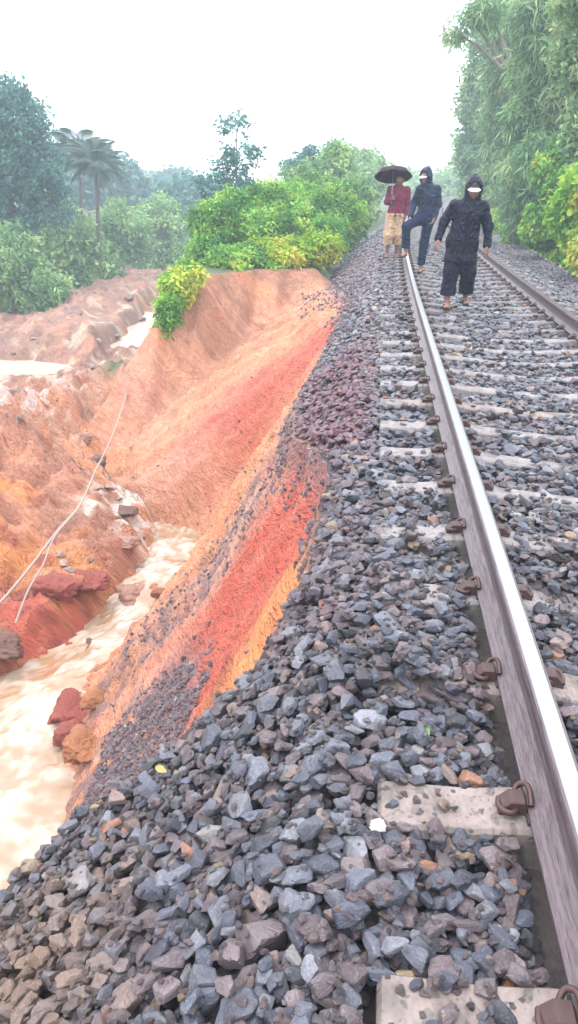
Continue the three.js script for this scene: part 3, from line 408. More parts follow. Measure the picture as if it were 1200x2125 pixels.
// lobes: [x, y, z(towards the viewer), rx, ry, rz, clumps]; colours are mixed leaf by leaf clump
function crown(parent, lobes, kind, pal, gap = 0, size = 1, name = 'crown', freq = 1) {
  const geos = CL[kind], lists = geos.map(() => []), q = new THREE.Quaternion(), e = new THREE.Euler(), M = new THREE.Matrix4();
  for (const [lx, ly, lz, rx, ry, rz, n] of lobes) for (let i = 0; i < n; i++) {
    const u = V(rr(-1, 1), rr(-1, 1), rr(-1, 1)); if (u.lengthSq() > 1) { i--; continue; } const L = Math.pow(Math.max(u.length(), 0.02), 0.45); u.normalize().multiplyScalar(L * (1 + 0.28 * N(u.x * 2.2 + lx, u.y * 2.2 + ly, u.z * 2.2)));
    const x = lx + u.x * rx, y = ly + u.y * ry, z = lz + u.z * rz, w = parent.position;
    const nz = fbm((x + w.x) * 0.9 * freq, (y + w.y) * 0.9 * freq, (z + w.z) * 0.9 * freq, 3); if (nz < gap - 0.22 + rr(-0.06, 0.06)) continue;
    e.set(rr(-0.5, 0.5) + u.z * 0.5, rr(0, 6.283), rr(-0.5, 0.5) - u.x * 0.5, 'YXZ'); q.setFromEuler(e); const s = size * rr(0.7, 1.3); M.compose(V(x, y, z), q, V(s, s, s));
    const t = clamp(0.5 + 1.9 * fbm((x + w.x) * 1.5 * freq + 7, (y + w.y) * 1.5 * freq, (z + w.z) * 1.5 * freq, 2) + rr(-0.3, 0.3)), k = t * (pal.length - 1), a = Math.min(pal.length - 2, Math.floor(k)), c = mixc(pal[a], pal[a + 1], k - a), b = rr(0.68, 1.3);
    lists[Math.floor(rnd() * geos.length)].push([M.clone(), lin(c[0] * b, c[1] * b, c[2] * b)]);
  }
  const holder = new THREE.Group(); holder.name = name; parent.add(holder);
  lists.forEach((l, k) => { if (!l.length) return; const im = new THREE.InstancedMesh(geos[k], leafM, l.length); im.name = 'leaves'; im.userData.kind = 'stuff'; im.castShadow = im.receiveShadow = true; l.forEach(([m, c], i) => { im.setMatrixAt(i, m); im.setColorAt(i, c); }); holder.add(im); });
  return holder;
}
const barkTex = noiseTex(128, (u, v) => { const n = 0.75 + 0.6 * torus(u, v * 0.2, 16, 3) + 0.3 * torus(u, v, 30, 5); return [n, n, n]; });
const barkM = new THREE.MeshStandardMaterial({ color: lin(0.17, 0.14, 0.115), roughness: 0.9, map: barkTex, bumpMap: barkTex, bumpScale: 0.02 });
function limb(a, b, r0, r1, bend = 0.1, seg = 8, sides = 8) { // a tapered, slightly crooked limb
  const mid = a.clone().lerp(b, 0.5).add(V(rr(-1, 1), rr(-0.3, 0.6), rr(-1, 1)).multiplyScalar(bend * a.distanceTo(b))), cv = new THREE.QuadraticBezierCurve3(a, mid, b), g = new THREE.TubeGeometry(cv, seg, 1, sides), p = g.attributes.position;
  for (let i = 0; i <= seg; i++) { const c = cv.getPointAt(i / seg), r = lerp(r0, r1, i / seg) * (1 + 0.12 * N(i * 0.9, r0 * 30)); for (let j = 0; j <= sides; j++) { const k = i * (sides + 1) + j; p.setXYZ(k, c.x + (p.getX(k) - c.x) * r, c.y + (p.getY(k) - c.y) * r, c.z + (p.getZ(k) - c.z) * r); } }
  g.computeVertexNormals(); return g;
}
function tree(name, label, cat, [x, y, d], r, lobes, kind, pal, { gap = 0, size = 1, group, freq = 1, limbs = true } = {}) { // lobes in world [x, y, d, rx, ry, n, rz?]
  const t = thing(name, label, cat, V(x, y, -d), 0, group), L = lobes.map(([lx, ly, ld, rx, ry, n, rz]) => [lx - x, ly - y, -(ld - d), rx, ry, rz || (rx + ry) * 0.5, n]);
  if (r > 0) {
    const top = L.reduce((a, b) => (b[1] > a[1] ? b : a)), cxm = L.reduce((a, b) => a + b[0], 0) / L.length, crownLow = Math.min(...L.map((l) => l[1])), fork = V(cxm * 0.35, Math.max(0.4, crownLow * 0.75), 0);
    mesh('trunk', mergeGeometries([limb(V(0, -0.25, 0), fork, r * 1.25, r * 0.85, 0.05, 10), limb(fork, V(top[0], top[1], top[2]), r * 0.85, r * 0.2, 0.08, 10)]), barkM, t);
    if (limbs) for (const l of L) if (l !== top) mesh('branch', limb(fork.clone().lerp(V(top[0], top[1], top[2]), clamp((l[1] - fork.y) / Math.max(0.3, top[1] - fork.y)) * 0.7), V(l[0], l[1], l[2]), r * 0.5, r * 0.12, 0.12), barkM, t);
  }
  crown(t, L, kind, pal, gap, size, r > 0 || cat === 'tree' ? 'crown' : 'foliage', freq); return t;
}
const G = { blue: [[0.057, 0.158, 0.145], [0.095, 0.221, 0.196], [0.140, 0.292, 0.240]], soft: [[0.111, 0.215, 0.107], [0.190, 0.345, 0.144], [0.300, 0.475, 0.186], [0.411, 0.546, 0.230]], mid: [[0.066, 0.194, 0.052], [0.147, 0.345, 0.068], [0.246, 0.478, 0.090], [0.428, 0.550, 0.120]], bright: [[0.098, 0.253, 0.037], [0.208, 0.430, 0.051], [0.347, 0.550, 0.076], [0.529, 0.550, 0.089]], yellow: [[0.202, 0.391, 0.034], [0.405, 0.500, 0.057], [0.550, 0.500, 0.081]], grey: [[0.099, 0.209, 0.112], [0.182, 0.329, 0.165], [0.296, 0.463, 0.209], [0.460, 0.550, 0.283]] };  // first palette is lightened and blued: distance haze put into the leaf colour

// --- across the valley on the left
const gl = (x, d) => land(x, d) + 0.03;
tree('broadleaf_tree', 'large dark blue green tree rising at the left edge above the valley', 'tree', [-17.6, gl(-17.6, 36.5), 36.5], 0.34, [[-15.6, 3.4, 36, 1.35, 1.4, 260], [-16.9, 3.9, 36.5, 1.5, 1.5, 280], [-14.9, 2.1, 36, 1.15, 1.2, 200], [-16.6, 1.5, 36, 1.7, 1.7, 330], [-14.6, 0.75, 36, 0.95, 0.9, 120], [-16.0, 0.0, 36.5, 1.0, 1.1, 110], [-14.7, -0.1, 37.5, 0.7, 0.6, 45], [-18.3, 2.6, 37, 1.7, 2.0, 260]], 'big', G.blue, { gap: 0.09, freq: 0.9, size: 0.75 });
const left = [
  [[-15.9, 33], [[-15.0, -2.0, 33, 1.3, 1.4, 330], [-13.9, -3.1, 33, 1.2, 0.9, 240], [-16.3, -3.1, 33, 1.3, 1.3, 240]], 'soft', 'mid', 'dense bush with pale leaf tips below the large dark tree'],
  [[-16.4, 42], [[-15.9, -2.2, 42, 1.6, 1.6, 380], [-14.8, -3.5, 42, 1.5, 0.9, 240], [-17.3, -1.4, 43, 1.4, 1.6, 300], [-18.4, -2.6, 42, 1.6, 1.9, 260]], 'soft', 'big', 'pale green thicket round the foot of the palms'],
  [[-15.6, 50], [[-15.6, -2.0, 50, 1.9, 1.7, 360], [-15.7, -3.9, 49, 1.6, 0.9, 200]], 'soft', 'big', 'hazy green thicket to the right of the near palm'],
  [[-14.6, 56], [[-14.8, -2.0, 56, 1.8, 1.9, 360], [-13.6, -3.7, 55, 1.7, 1.2, 260], [-15.3, -4.1, 54, 1.4, 0.9, 140]], 'soft', 'big', 'hazy bluish thicket in the valley behind the scarp bush'],
  [[-17.2, 36], [[-16.6, -4.3, 35.2, 1.3, 0.8, 260], [-17.8, -3.9, 36, 1.2, 1.0, 220], [-15.9, -4.5, 37.5, 1.2, 0.7, 220]], 'soft', 'mid', 'low bush at the foot of the thicket under the dark tree'],
  [[-15.6, 44], [[-15.3, -4.5, 43, 1.4, 0.8, 240], [-14.8, -4.7, 46, 1.4, 0.8, 240], [-16.6, -4.2, 42, 1.3, 0.9, 200]], 'soft', 'mid', 'low bush along the valley edge below the palms'],
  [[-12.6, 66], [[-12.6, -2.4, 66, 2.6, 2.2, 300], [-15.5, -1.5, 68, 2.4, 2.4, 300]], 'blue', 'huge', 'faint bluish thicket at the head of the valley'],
];
for (const [[x, d], lobes, pal, kind, label] of left) tree('bush', label, 'bush', [x, gl(x, d), d], 0, lobes, kind, G[pal], { gap: -0.02, size: 1.05 });
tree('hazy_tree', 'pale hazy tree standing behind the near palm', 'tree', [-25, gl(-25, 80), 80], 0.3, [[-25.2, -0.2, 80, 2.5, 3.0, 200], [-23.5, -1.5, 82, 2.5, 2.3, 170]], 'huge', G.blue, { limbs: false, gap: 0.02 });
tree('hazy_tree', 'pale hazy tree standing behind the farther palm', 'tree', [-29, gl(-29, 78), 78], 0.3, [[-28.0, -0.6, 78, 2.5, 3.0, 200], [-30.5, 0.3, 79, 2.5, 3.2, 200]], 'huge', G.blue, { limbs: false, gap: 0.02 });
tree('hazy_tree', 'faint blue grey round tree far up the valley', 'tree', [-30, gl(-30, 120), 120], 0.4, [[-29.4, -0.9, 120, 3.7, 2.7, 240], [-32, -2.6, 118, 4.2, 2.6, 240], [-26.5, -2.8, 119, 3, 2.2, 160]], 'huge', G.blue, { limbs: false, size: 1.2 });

// --- palms
const frondGeo = (() => {
  const parts = [], P = [], idx = [], L = 2.3, at = (t) => V(0, 0.5 * Math.sin(t * 1.5) - 0.95 * t * t, L * (t - 0.16 * t * t));
  const cv = new THREE.CatmullRomCurve3([0, 0.25, 0.5, 0.75, 1].map(at)); parts.push(new THREE.TubeGeometry(cv, 12, 0.022, 4).deleteAttribute('uv').toNonIndexed());
  for (let i = 3; i < 24; i++) for (const s of [-1, 1]) { const t = i / 24, b = at(t), l = 0.78 * Math.sin(Math.PI * Math.min(1, 0.2 + t * 0.8)) + 0.08, tip = b.clone().add(V(s * l * 0.85, -l * 0.55, l * 0.45)), k = P.length / 3, w = 0.028; P.push(b.x, b.y, b.z - w, b.x, b.y, b.z + w, tip.x, tip.y, tip.z, (b.x + tip.x) / 2, (b.y + tip.y) / 2 + 0.05, (b.z + tip.z) / 2); idx.push(k, k + 1, k + 3, k + 1, k + 2, k + 3, k, k + 3, k + 2); }
  let g = new THREE.BufferGeometry(); g.setAttribute('position', new THREE.Float32BufferAttribute(P, 3)); g.setIndex(idx); g = g.toNonIndexed(); g.computeVertexNormals(); return mergeGeometries([parts[0], g]);
})();
const frondM = new THREE.MeshPhysicalMaterial({ color: lin(0.11, 0.17, 0.135), roughness: 0.8, specularIntensity: 0.3, transmission: 0.25, thickness: 0, side: THREE.DoubleSide });
function palm(x, d, h, s, label) {
  const y = gl(x, d), t = thing('palm_tree', label, 'palm', V(x, y, -d), 0, 'palms across the valley');
  mesh('trunk', limb(V(0, -0.3, 0), V(0.18, h, 0), 0.12, 0.075, 0.015, 14), barkM, t);
  for (let i = 0; i < 26; i++) { const f = mesh('frond', frondGeo, frondM, t); f.position.set(0.18, h, 0); f.rotation.order = 'YXZ'; f.rotation.set(-0.95 + 1.45 * (i / 26) + rr(-0.12, 0.12), i * 2.4 + rr(-0.2, 0.2), rr(-0.2, 0.2)); f.scale.setScalar(s * rr(0.85, 1.1)); }
}
palm(-14.35, 42, 1.95 - gl(-14.35, 42), 0.86, 'dark palm with drooping fronds on a tall bare trunk, right of the two');
palm(-17.0, 47, 2.5 - gl(-17, 47), 0.95, 'fainter hazy palm beside the large dark tree, left of the two');

// --- the scrub on the standing embankment beyond the slip
const scrub = [
  [[-4.3, 22], [[-4.3, 0.35, 22, 0.62, 0.62, 340], [-4.35, -0.25, 21.6, 0.55, 0.45, 240], [-4.05, 0.75, 23, 0.55, 0.5, 200], [-3.7, -0.3, 20.4, 0.45, 0.2, 130], [-3.3, -0.28, 20.9, 0.45, 0.22, 130]], 'mid', 'small', 'dark green bush at the left end of the embankment scrub'],
  [[-2.9, 23.4], [[-3.0, 0.8, 24, 1.0, 0.7, 460], [-2.4, 0.25, 23, 0.95, 0.65, 420], [-3.35, 0.1, 22.5, 0.8, 0.6, 340]], 'mid', 'small', 'large green bush in the middle of the embankment scrub'],
  [[-2.0, 21.9], [[-2.15, -0.2, 21.9, 0.62, 0.3, 260], [-1.5, -0.12, 22.1, 0.55, 0.34, 240], [-2.95, -0.2, 21.5, 0.45, 0.28, 150], [-2.4, -0.34, 21.3, 0.6, 0.15, 120]], 'yellow', 'small', 'low yellow green bush along the top of the red scarp'],
  [[-1.4, 26.5], [[-1.45, 0.6, 28, 0.95, 0.9, 420], [-1.5, -0.05, 25, 0.6, 0.6, 300], [-2.3, 0.9, 29, 0.9, 0.8, 300]], 'mid', 'small', 'rounded green bush beside the ballast behind the low yellow bush'],
  [[-0.95, 34], [[-1.1, 0.6, 34, 0.85, 1.1, 320], [-1.5, -0.1, 32, 0.7, 0.6, 200]], 'soft', 'mid', 'pale green bush close to the ballast farther along'],
  [[-2.4, 35.5], [[-2.05, 1.5, 36, 0.85, 1.1, 260], [-2.9, 1.15, 34, 1.0, 0.9, 280], [-1.9, 2.35, 36, 0.42, 0.6, 90]], 'soft', 'mid', 'tall hazy bush with a pointed top behind the embankment scrub'],
];
for (const [[x, d], lobes, pal, kind, label] of scrub) tree('bush', label, 'bush', [x, gl(x, d), d], 0.035, lobes, kind, G[pal], { gap: -0.02, group: 'scrub on the standing embankment' });
tree('bush', 'bright green bush hanging over the left end of the scarp', 'bush', [-4.3, gl(-4.3, 18.2), 18.2], 0, [[-4.3, -0.72, 17.8, 0.32, 0.36, 170], [-4.42, -1.15, 17.3, 0.2, 0.28, 80], [-4.12, -0.45, 18.2, 0.3, 0.18, 90], [-4.5, -1.5, 17.1, 0.15, 0.24, 40]], 'small', G.bright, { gap: -0.05 });
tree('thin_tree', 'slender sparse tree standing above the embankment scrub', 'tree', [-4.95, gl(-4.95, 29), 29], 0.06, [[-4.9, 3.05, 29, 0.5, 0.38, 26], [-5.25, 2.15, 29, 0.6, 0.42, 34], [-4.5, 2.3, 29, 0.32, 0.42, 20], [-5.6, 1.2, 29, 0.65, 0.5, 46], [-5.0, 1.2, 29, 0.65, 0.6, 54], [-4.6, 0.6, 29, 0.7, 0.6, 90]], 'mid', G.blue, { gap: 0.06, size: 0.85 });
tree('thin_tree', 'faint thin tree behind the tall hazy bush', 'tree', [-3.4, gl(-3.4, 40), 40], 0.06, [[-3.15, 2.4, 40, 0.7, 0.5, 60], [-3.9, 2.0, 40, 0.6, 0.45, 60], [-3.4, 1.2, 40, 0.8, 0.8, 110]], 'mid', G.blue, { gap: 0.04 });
tree('broadleaf_tree', 'hazy tree left of the track far behind the umbrella', 'tree', [-1.6, gl(-1.6, 62), 62], 0.14, [[-1.3, 2.3, 62, 1.4, 1.3, 170], [-1.0, 1.1, 60, 1.2, 1.2, 160], [-3, 1.4, 63, 1.6, 1.6, 170], [-5.2, 0.8, 64, 1.8, 1.8, 170]], 'big', G.soft, { limbs: false });
tree('bush', 'hazy bush left of the track at the start of the bend', 'bush', [-2.6, gl(-2.6, 48), 48], 0, [[-1.5, 0.4, 48, 0.9, 1.1, 160], [-3.2, 0.6, 49, 1.3, 1.3, 200]], 'big', G.soft);
tree('broadleaf_tree', 'hazy tree at the end of the track where it bends away', 'tree', [7.5, rightLand(16, 118), 112], 0.2, [[8.6, 0.9, 112, 2.3, 1.7, 110], [5.6, 0.7, 120, 3, 1.3, 130], [2.8, 1.1, 128, 4.0, 1.7, 150], [12, 2.2, 116, 3.4, 2.8, 150], [-3, 1, 125, 4, 2.4, 150]], 'huge', G.soft, { limbs: false });

// --- the tall trees and creepers on the right
const gr = (x, d) => rightLand(x, d);
tree('feathery_tree', 'tall hazy drooping tree over the track where it bends', 'tree', [8.0, gr(8, 56), 56], 0.22, [[6.6, 1.0, 56, 1.5, 2.0, 300], [6.1, 3.5, 56, 1.6, 1.7, 300], [6.0, 5.9, 55, 1.6, 1.6, 280], [6.0, 7.9, 54, 1.6, 1.5, 240], [6.4, 9.8, 53, 1.6, 1.5, 220], [8.5, 6.0, 57, 2.2, 4.0, 420]], 'big', G.grey, { size: 0.9 });
tree('feathery_tree', 'tall grey green drooping tree behind the hooded walker', 'tree', [7.4, gr(7.4, 41), 41], 0.2, [[5.8, 0.8, 40, 1.1, 1.45, 300], [5.8, 2.6, 40, 1.3, 1.4, 340], [5.4, 4.4, 40, 1.25, 1.35, 300], [5.4, 6.0, 39, 1.3, 1.25, 280], [5.1, 7.5, 38, 1.2, 1.0, 200], [7.2, 4.5, 41, 1.6, 3.6, 420]], 'feather', G.grey, { size: 1.15 });
tree('feathery_tree', 'large drooping tree with thin pale leaf sprays, its branch hanging over the track', 'tree', [6.6, gr(6.6, 29), 29], 0.18, [[5.0, 1.9, 28, 1.0, 1.1, 420], [5.0, 3.5, 29, 1.1, 1.15, 440], [4.9, 5.0, 29, 1.0, 1.1, 400], [4.7, 6.2, 28, 1.1, 0.95, 360], [6.2, 4.2, 28, 1.2, 1.7, 460], [5.2, 0.9, 29, 0.95, 0.8, 280], [6.4, 6.6, 29, 1.3, 1.5, 360], [2.15, 6.35, 32, 0.42, 0.3, 26], [2.6, 6.8, 32, 0.55, 0.25, 26], [3.2, 7.0, 31.5, 0.7, 0.4, 60]], 'feather', G.grey, { size: 1.0, gap: 0.01 });
tree('broadleaf_tree', 'nearest dark green tree at the upper right edge', 'tree', [6.6, gr(6.6, 21.5), 21.5], 0.16, [[4.7, 4.6, 22, 0.85, 1.0, 420], [5.1, 2.8, 22, 0.7, 1.0, 380], [4.7, 5.9, 21, 1.0, 0.9, 420], [6.3, 4.6, 22, 1.4, 1.8, 460], [4.15, 5.4, 21.5, 0.5, 0.5, 120]], 'mid', G.grey, { size: 0.8 });
tree('creeper_bush', 'bright yellow green creeper covered bush at the right edge', 'bush', [5.2, gr(5.2, 19.5), 19.5], 0.04, [[4.75, 1.55, 19.3, 0.7, 0.62, 440], [4.65, 0.9, 19.8, 0.7, 0.6, 440], [4.75, 0.4, 19, 0.45, 0.5, 320], [5.6, 1.2, 20, 0.8, 1.1, 420]], 'creeper', G.bright, { gap: -0.03 });
tree('creeper_bush', 'green creeper covered bush between the bright bush and the drooping trees', 'bush', [5.2, gr(5.2, 24.5), 24.5], 0.04, [[4.8, 0.5, 25, 0.65, 0.6, 420], [5.2, 1.2, 24.5, 0.8, 0.9, 480], [5.0, 2.0, 25, 0.7, 0.7, 320]], 'creeper', G.mid, { gap: -0.03 });
for (const [x, d, r, label] of [[5.05, 31, 0.66, 'low green shrub at the edge of the ballast under the drooping tree'], [5.3, 37, 0.66, 'low hazy shrub at the ballast edge behind the hooded walker'], [5.9, 45, 0.75, 'farthest low shrub at the ballast edge on the right']]) tree('bush', label, 'bush', [x, gr(x, d), d], 0, [[x, gr(x, d) + r * 0.6, d, r, r * 0.8, 280], [x + r, gr(x, d) + r, d + 0.4, r, r, 240]], 'small', G.mid, { gap: -0.03 });
{ // ground cover along the right edge and on the embankment top
  const t = new THREE.Group(); t.name = 'undergrowth'; scene.add(t); tag(t, 'low weeds and grass covering the ground along the ballast edge', 'undergrowth', null, 'stuff');
  const L = []; for (let d = 12; d < 60; d += 0.5) for (let k = 0; k < 3; k++) { const x = 4.95 + cx(d) + rr(0, 0.5) + k * 0.6, y = gr(x, d); L.push([x, y + 0.1, -d, 0.35, 0.14, 0.35, 9]); }
  for (let i = 0; i < 60; i++) { const d = rr(19.5, 32), x = rr(xs(d), xe(d) - 0.25), y = land(x, d); if (leftLand(x, d)[2] > 0.05) continue; L.push([x, y + 0.06, -d, 0.4, 0.1, 0.4, 11]); }
  crown(t, L, 'creeper', G.bright, -0.1, 0.85, 'weeds');
}

// ------------------------------------------------------------------ people: distance fields meshed as one surface
function surface(fn, lo, hi, h) { // naive surface nets
  const n = [0, 1, 2].map((k) => Math.ceil((hi[k] - lo[k]) / h) + 2), F = new Float32Array(n[0] * n[1] * n[2]), id = (i, j, k) => i + n[0] * (j + n[1] * k);
  for (let K = 0; K < n[2]; K += 5) for (let J = 0; J < n[1]; J += 5) for (let I = 0; I < n[0]; I += 5) { // blocks far from the surface are filled in one go
    const m = fn(lo[0] + (I + 2) * h, lo[1] + (J + 2) * h, lo[2] + (K + 2) * h), far = Math.abs(m) > 6.2 * h + 0.035;
    for (let k = K; k < Math.min(K + 5, n[2]); k++) for (let j = J; j < Math.min(J + 5, n[1]); j++) for (let i = I; i < Math.min(I + 5, n[0]); i++) F[id(i, j, k)] = far ? m : fn(lo[0] + i * h, lo[1] + j * h, lo[2] + k * h);
  }
  const vid = new Int32Array(F.length).fill(-1), P = [], idx = [];
  for (let k = 0; k < n[2] - 1; k++) for (let j = 0; j < n[1] - 1; j++) for (let i = 0; i < n[0] - 1; i++) {
    let c = 0, x = 0, y = 0, z = 0;
    for (let ax = 0; ax < 3; ax++) for (let a = 0; a < 2; a++) for (let b = 0; b < 2; b++) {
      const o = [0, 0, 0]; o[(ax + 1) % 3] = a; o[(ax + 2) % 3] = b; const p = o.slice(); p[ax] = 1; const f0 = F[id(i + o[0], j + o[1], k + o[2])], f1 = F[id(i + p[0], j + p[1], k + p[2])];
      if ((f0 < 0) !== (f1 < 0)) { const t = f0 / (f0 - f1); x += o[0] + (ax === 0 ? t : 0); y += o[1] + (ax === 1 ? t : 0); z += o[2] + (ax === 2 ? t : 0); c++; }
    }
    if (c) { vid[id(i, j, k)] = P.length / 3; P.push(lo[0] + (i + x / c) * h, lo[1] + (j + y / c) * h, lo[2] + (k + z / c) * h); }
  }
  const quad = (a, b, c, d, flip) => { if (a < 0 || b < 0 || c < 0 || d < 0) return; flip ? idx.push(a, c, b, a, d, c) : idx.push(a, b, c, a, c, d); };
  for (let k = 1; k < n[2] - 1; k++) for (let j = 1; j < n[1] - 1; j++) for (let i = 1; i < n[0] - 1; i++) {
    const s = F[id(i, j, k)] < 0;
    if (s !== F[id(i + 1, j, k)] < 0) quad(vid[id(i, j - 1, k - 1)], vid[id(i, j, k - 1)], vid[id(i, j, k)], vid[id(i, j - 1, k)], !s);
    if (s !== F[id(i, j + 1, k)] < 0) quad(vid[id(i - 1, j, k - 1)], vid[id(i - 1, j, k)], vid[id(i, j, k)], vid[id(i, j, k - 1)], !s);
    if (s !== F[id(i, j, k + 1)] < 0) quad(vid[id(i - 1, j - 1, k)], vid[id(i, j - 1, k)], vid[id(i, j, k)], vid[id(i - 1, j, k)], !s);
  }
  const U = []; for (let i = 0; i < P.length; i += 3) U.push((P[i] + P[i + 2] * 0.7) * 1.1, P[i + 1] * 0.8);
  const g = new THREE.BufferGeometry(); g.setAttribute('position', new THREE.Float32BufferAttribute(P, 3)); g.setAttribute('uv', new THREE.Float32BufferAttribute(U, 2)); g.setIndex(idx); g.computeVertexNormals(); return g;
}
const cone = (p, a, b, r1, r2) => { const bx = b[0] - a[0], by = b[1] - a[1], bz = b[2] - a[2], px = p[0] - a[0], py = p[1] - a[1], pz = p[2] - a[2], t = clamp((px * bx + py * by + pz * bz) / (bx * bx + by * by + bz * bz + 1e-9)); return Math.hypot(px - bx * t, py - by * t, pz - bz * t) - lerp(r1, r2, t); };
const ell = (p, c, r) => { const x = (p[0] - c[0]) / r[0], y = (p[1] - c[1]) / r[1], z = (p[2] - c[2]) / r[2], k = Math.hypot(x, y, z); return (k - 1) * Math.min(...r); };
const smin = (a, b, k) => { const h = Math.max(0, k - Math.abs(a - b)) / k; return Math.min(a, b) - h * h * k * 0.25; };
const bounds = (pts, m) => [[0, 1, 2].map((k) => Math.min(...pts.map((p) => p[k])) - m), [0, 1, 2].map((k) => Math.max(...pts.map((p) => p[k])) + m)];
const paintBy = (g, fn) => { const p = g.attributes.position, c = []; for (let i = 0; i < p.count; i++) c.push(...fn(p.getX(i), p.getY(i), p.getZ(i))); g.setAttribute('color', new THREE.Float32BufferAttribute(c, 3)); return g; };
function headGeo(skin, dark) { // head in its own frame, chin-to-crown 0.23 m, face towards +z
  const f = (x, y, z) => { const p = [x, y, z]; let d = ell(p, [0, 0.03, -0.012], [0.077, 0.092, 0.094]);
    d = smin(d, ell(p, [0, -0.045, 0.02], [0.058, 0.062, 0.066]), 0.04); d = smin(d, ell(p, [0, -0.088, 0.045], [0.028, 0.022, 0.03]), 0.03);
    d = smin(d, cone(p, [0, 0.006, 0.086], [0, -0.033, 0.105], 0.009, 0.014), 0.018); d = smin(d, cone(p, [-0.035, 0.022, 0.078], [0.035, 0.022, 0.078], 0.01, 0.01), 0.02);
    for (const s of [-1, 1]) { d = smin(d, ell(p, [s * 0.078, -0.005, -0.01], [0.012, 0.031, 0.02]), 0.01); d = Math.max(d, -smin(1, ell(p, [s * 0.031, 0.002, 0.094], [0.017, 0.012, 0.014]), 0.001)); d = smin(d, ell(p, [s * 0.031, 0.002, 0.078], [0.0135, 0.0125, 0.0125]), 0.004); d = smin(d, ell(p, [s * 0.035, -0.03, 0.062], [0.02, 0.02, 0.018]), 0.03); }
    d = smin(d, cone(p, [-0.019, -0.058, 0.08], [0.019, -0.058, 0.08], 0.007, 0.007), 0.008); d = smin(d, cone(p, [0, -0.05, -0.02], [0, -0.15, -0.03], 0.055, 0.058), 0.04); return d; };
  return paintBy(surface(f, [-0.105, -0.165, -0.125], [0.105, 0.14, 0.135], 0.0052), (x, y, z) => {
    if (z > 0.05 && Math.abs(Math.abs(x) - 0.031) < 0.015 && Math.abs(y - 0.002) < 0.009) return Math.abs(Math.abs(x) - 0.031) < 0.006 ? [0.015, 0.01, 0.01] : [0.55, 0.52, 0.48];
    if (z > 0.06 && Math.abs(y - 0.026) < 0.006 && Math.abs(Math.abs(x) - 0.033) < 0.02) return dark; if (z > 0.06 && Math.abs(y + 0.058) < 0.009 && Math.abs(x) < 0.024) return [skin[0] * 0.8, skin[1] * 0.55, skin[2] * 0.55];
    if (y > 0.055 || (z < -0.02 && y > -0.03 && Math.abs(x) < 0.074)) return dark; return skin; });
}
function handGeo(skin, curl, side) { // hand hanging down -y from the wrist, palm facing -x*side, thumb to +z
  const S = [], add = (a, b, r1, r2) => S.push([a, b, r1, r2]);
  const finger = (z, len, r, spread) => { let a = [0, -0.09, z], ang = 0.12; for (let k = 0; k < 3; k++) { ang += curl * [0.35, 0.55, 0.45][k]; const l = len * [0.45, 0.31, 0.24][k], b = [a[0] - side * Math.sin(ang) * l, a[1] - Math.cos(ang) * l, a[2] + spread * l]; add(a, b, r * (1 - k * 0.1), r * (0.9 - k * 0.1)); a = b; } };
  finger(0.03, 0.072, 0.0092, 0.12); finger(0.01, 0.08, 0.0095, 0.03); finger(-0.011, 0.074, 0.009, -0.05); finger(-0.031, 0.058, 0.008, -0.15);
  add([-side * 0.006, -0.03, 0.03], [-side * 0.02, -0.065, 0.056], 0.0125, 0.0105); add([-side * 0.02, -0.065, 0.056], [-side * 0.03, -0.095, 0.058], 0.0105, 0.0085);
  const f = (x, y, z) => { const p = [x, y, z]; let d = ell(p, [0, -0.052, 0], [0.017, 0.055, 0.045]); d = smin(d, cone(p, [0, 0.03, 0], [0, -0.02, 0], 0.026, 0.025), 0.02); let m = 9; for (const [a, b, r1, r2] of S) m = Math.min(m, cone(p, a, b, r1, r2)); return smin(d, m, 0.008); };
  return paintBy(surface(f, [-0.09, -0.2, -0.075], [0.09, 0.045, 0.085], 0.0055), () => skin);
}
const bodyM = new THREE.MeshStandardMaterial({ vertexColors: true, roughness: 0.55 });
const creaseTex = noiseTex(256, (u, v) => { const n = 1 - 1.6 * Math.abs(torus(u, v, 16, 3)) - 0.9 * Math.abs(torus(u, v, 34, 8)); return [n, n, n]; });
const cloth = (c, rough = 0.8, coat = 0) => new THREE.MeshPhysicalMaterial({ color: lin(...c), roughness: rough, specularIntensity: coat > 0 ? 0.36 : 0.2, bumpMap: creaseTex, bumpScale: 0.03, side: THREE.DoubleSide });
const add3 = (a, b) => [a[0] + b[0], a[1] + b[1], a[2] + b[2]];
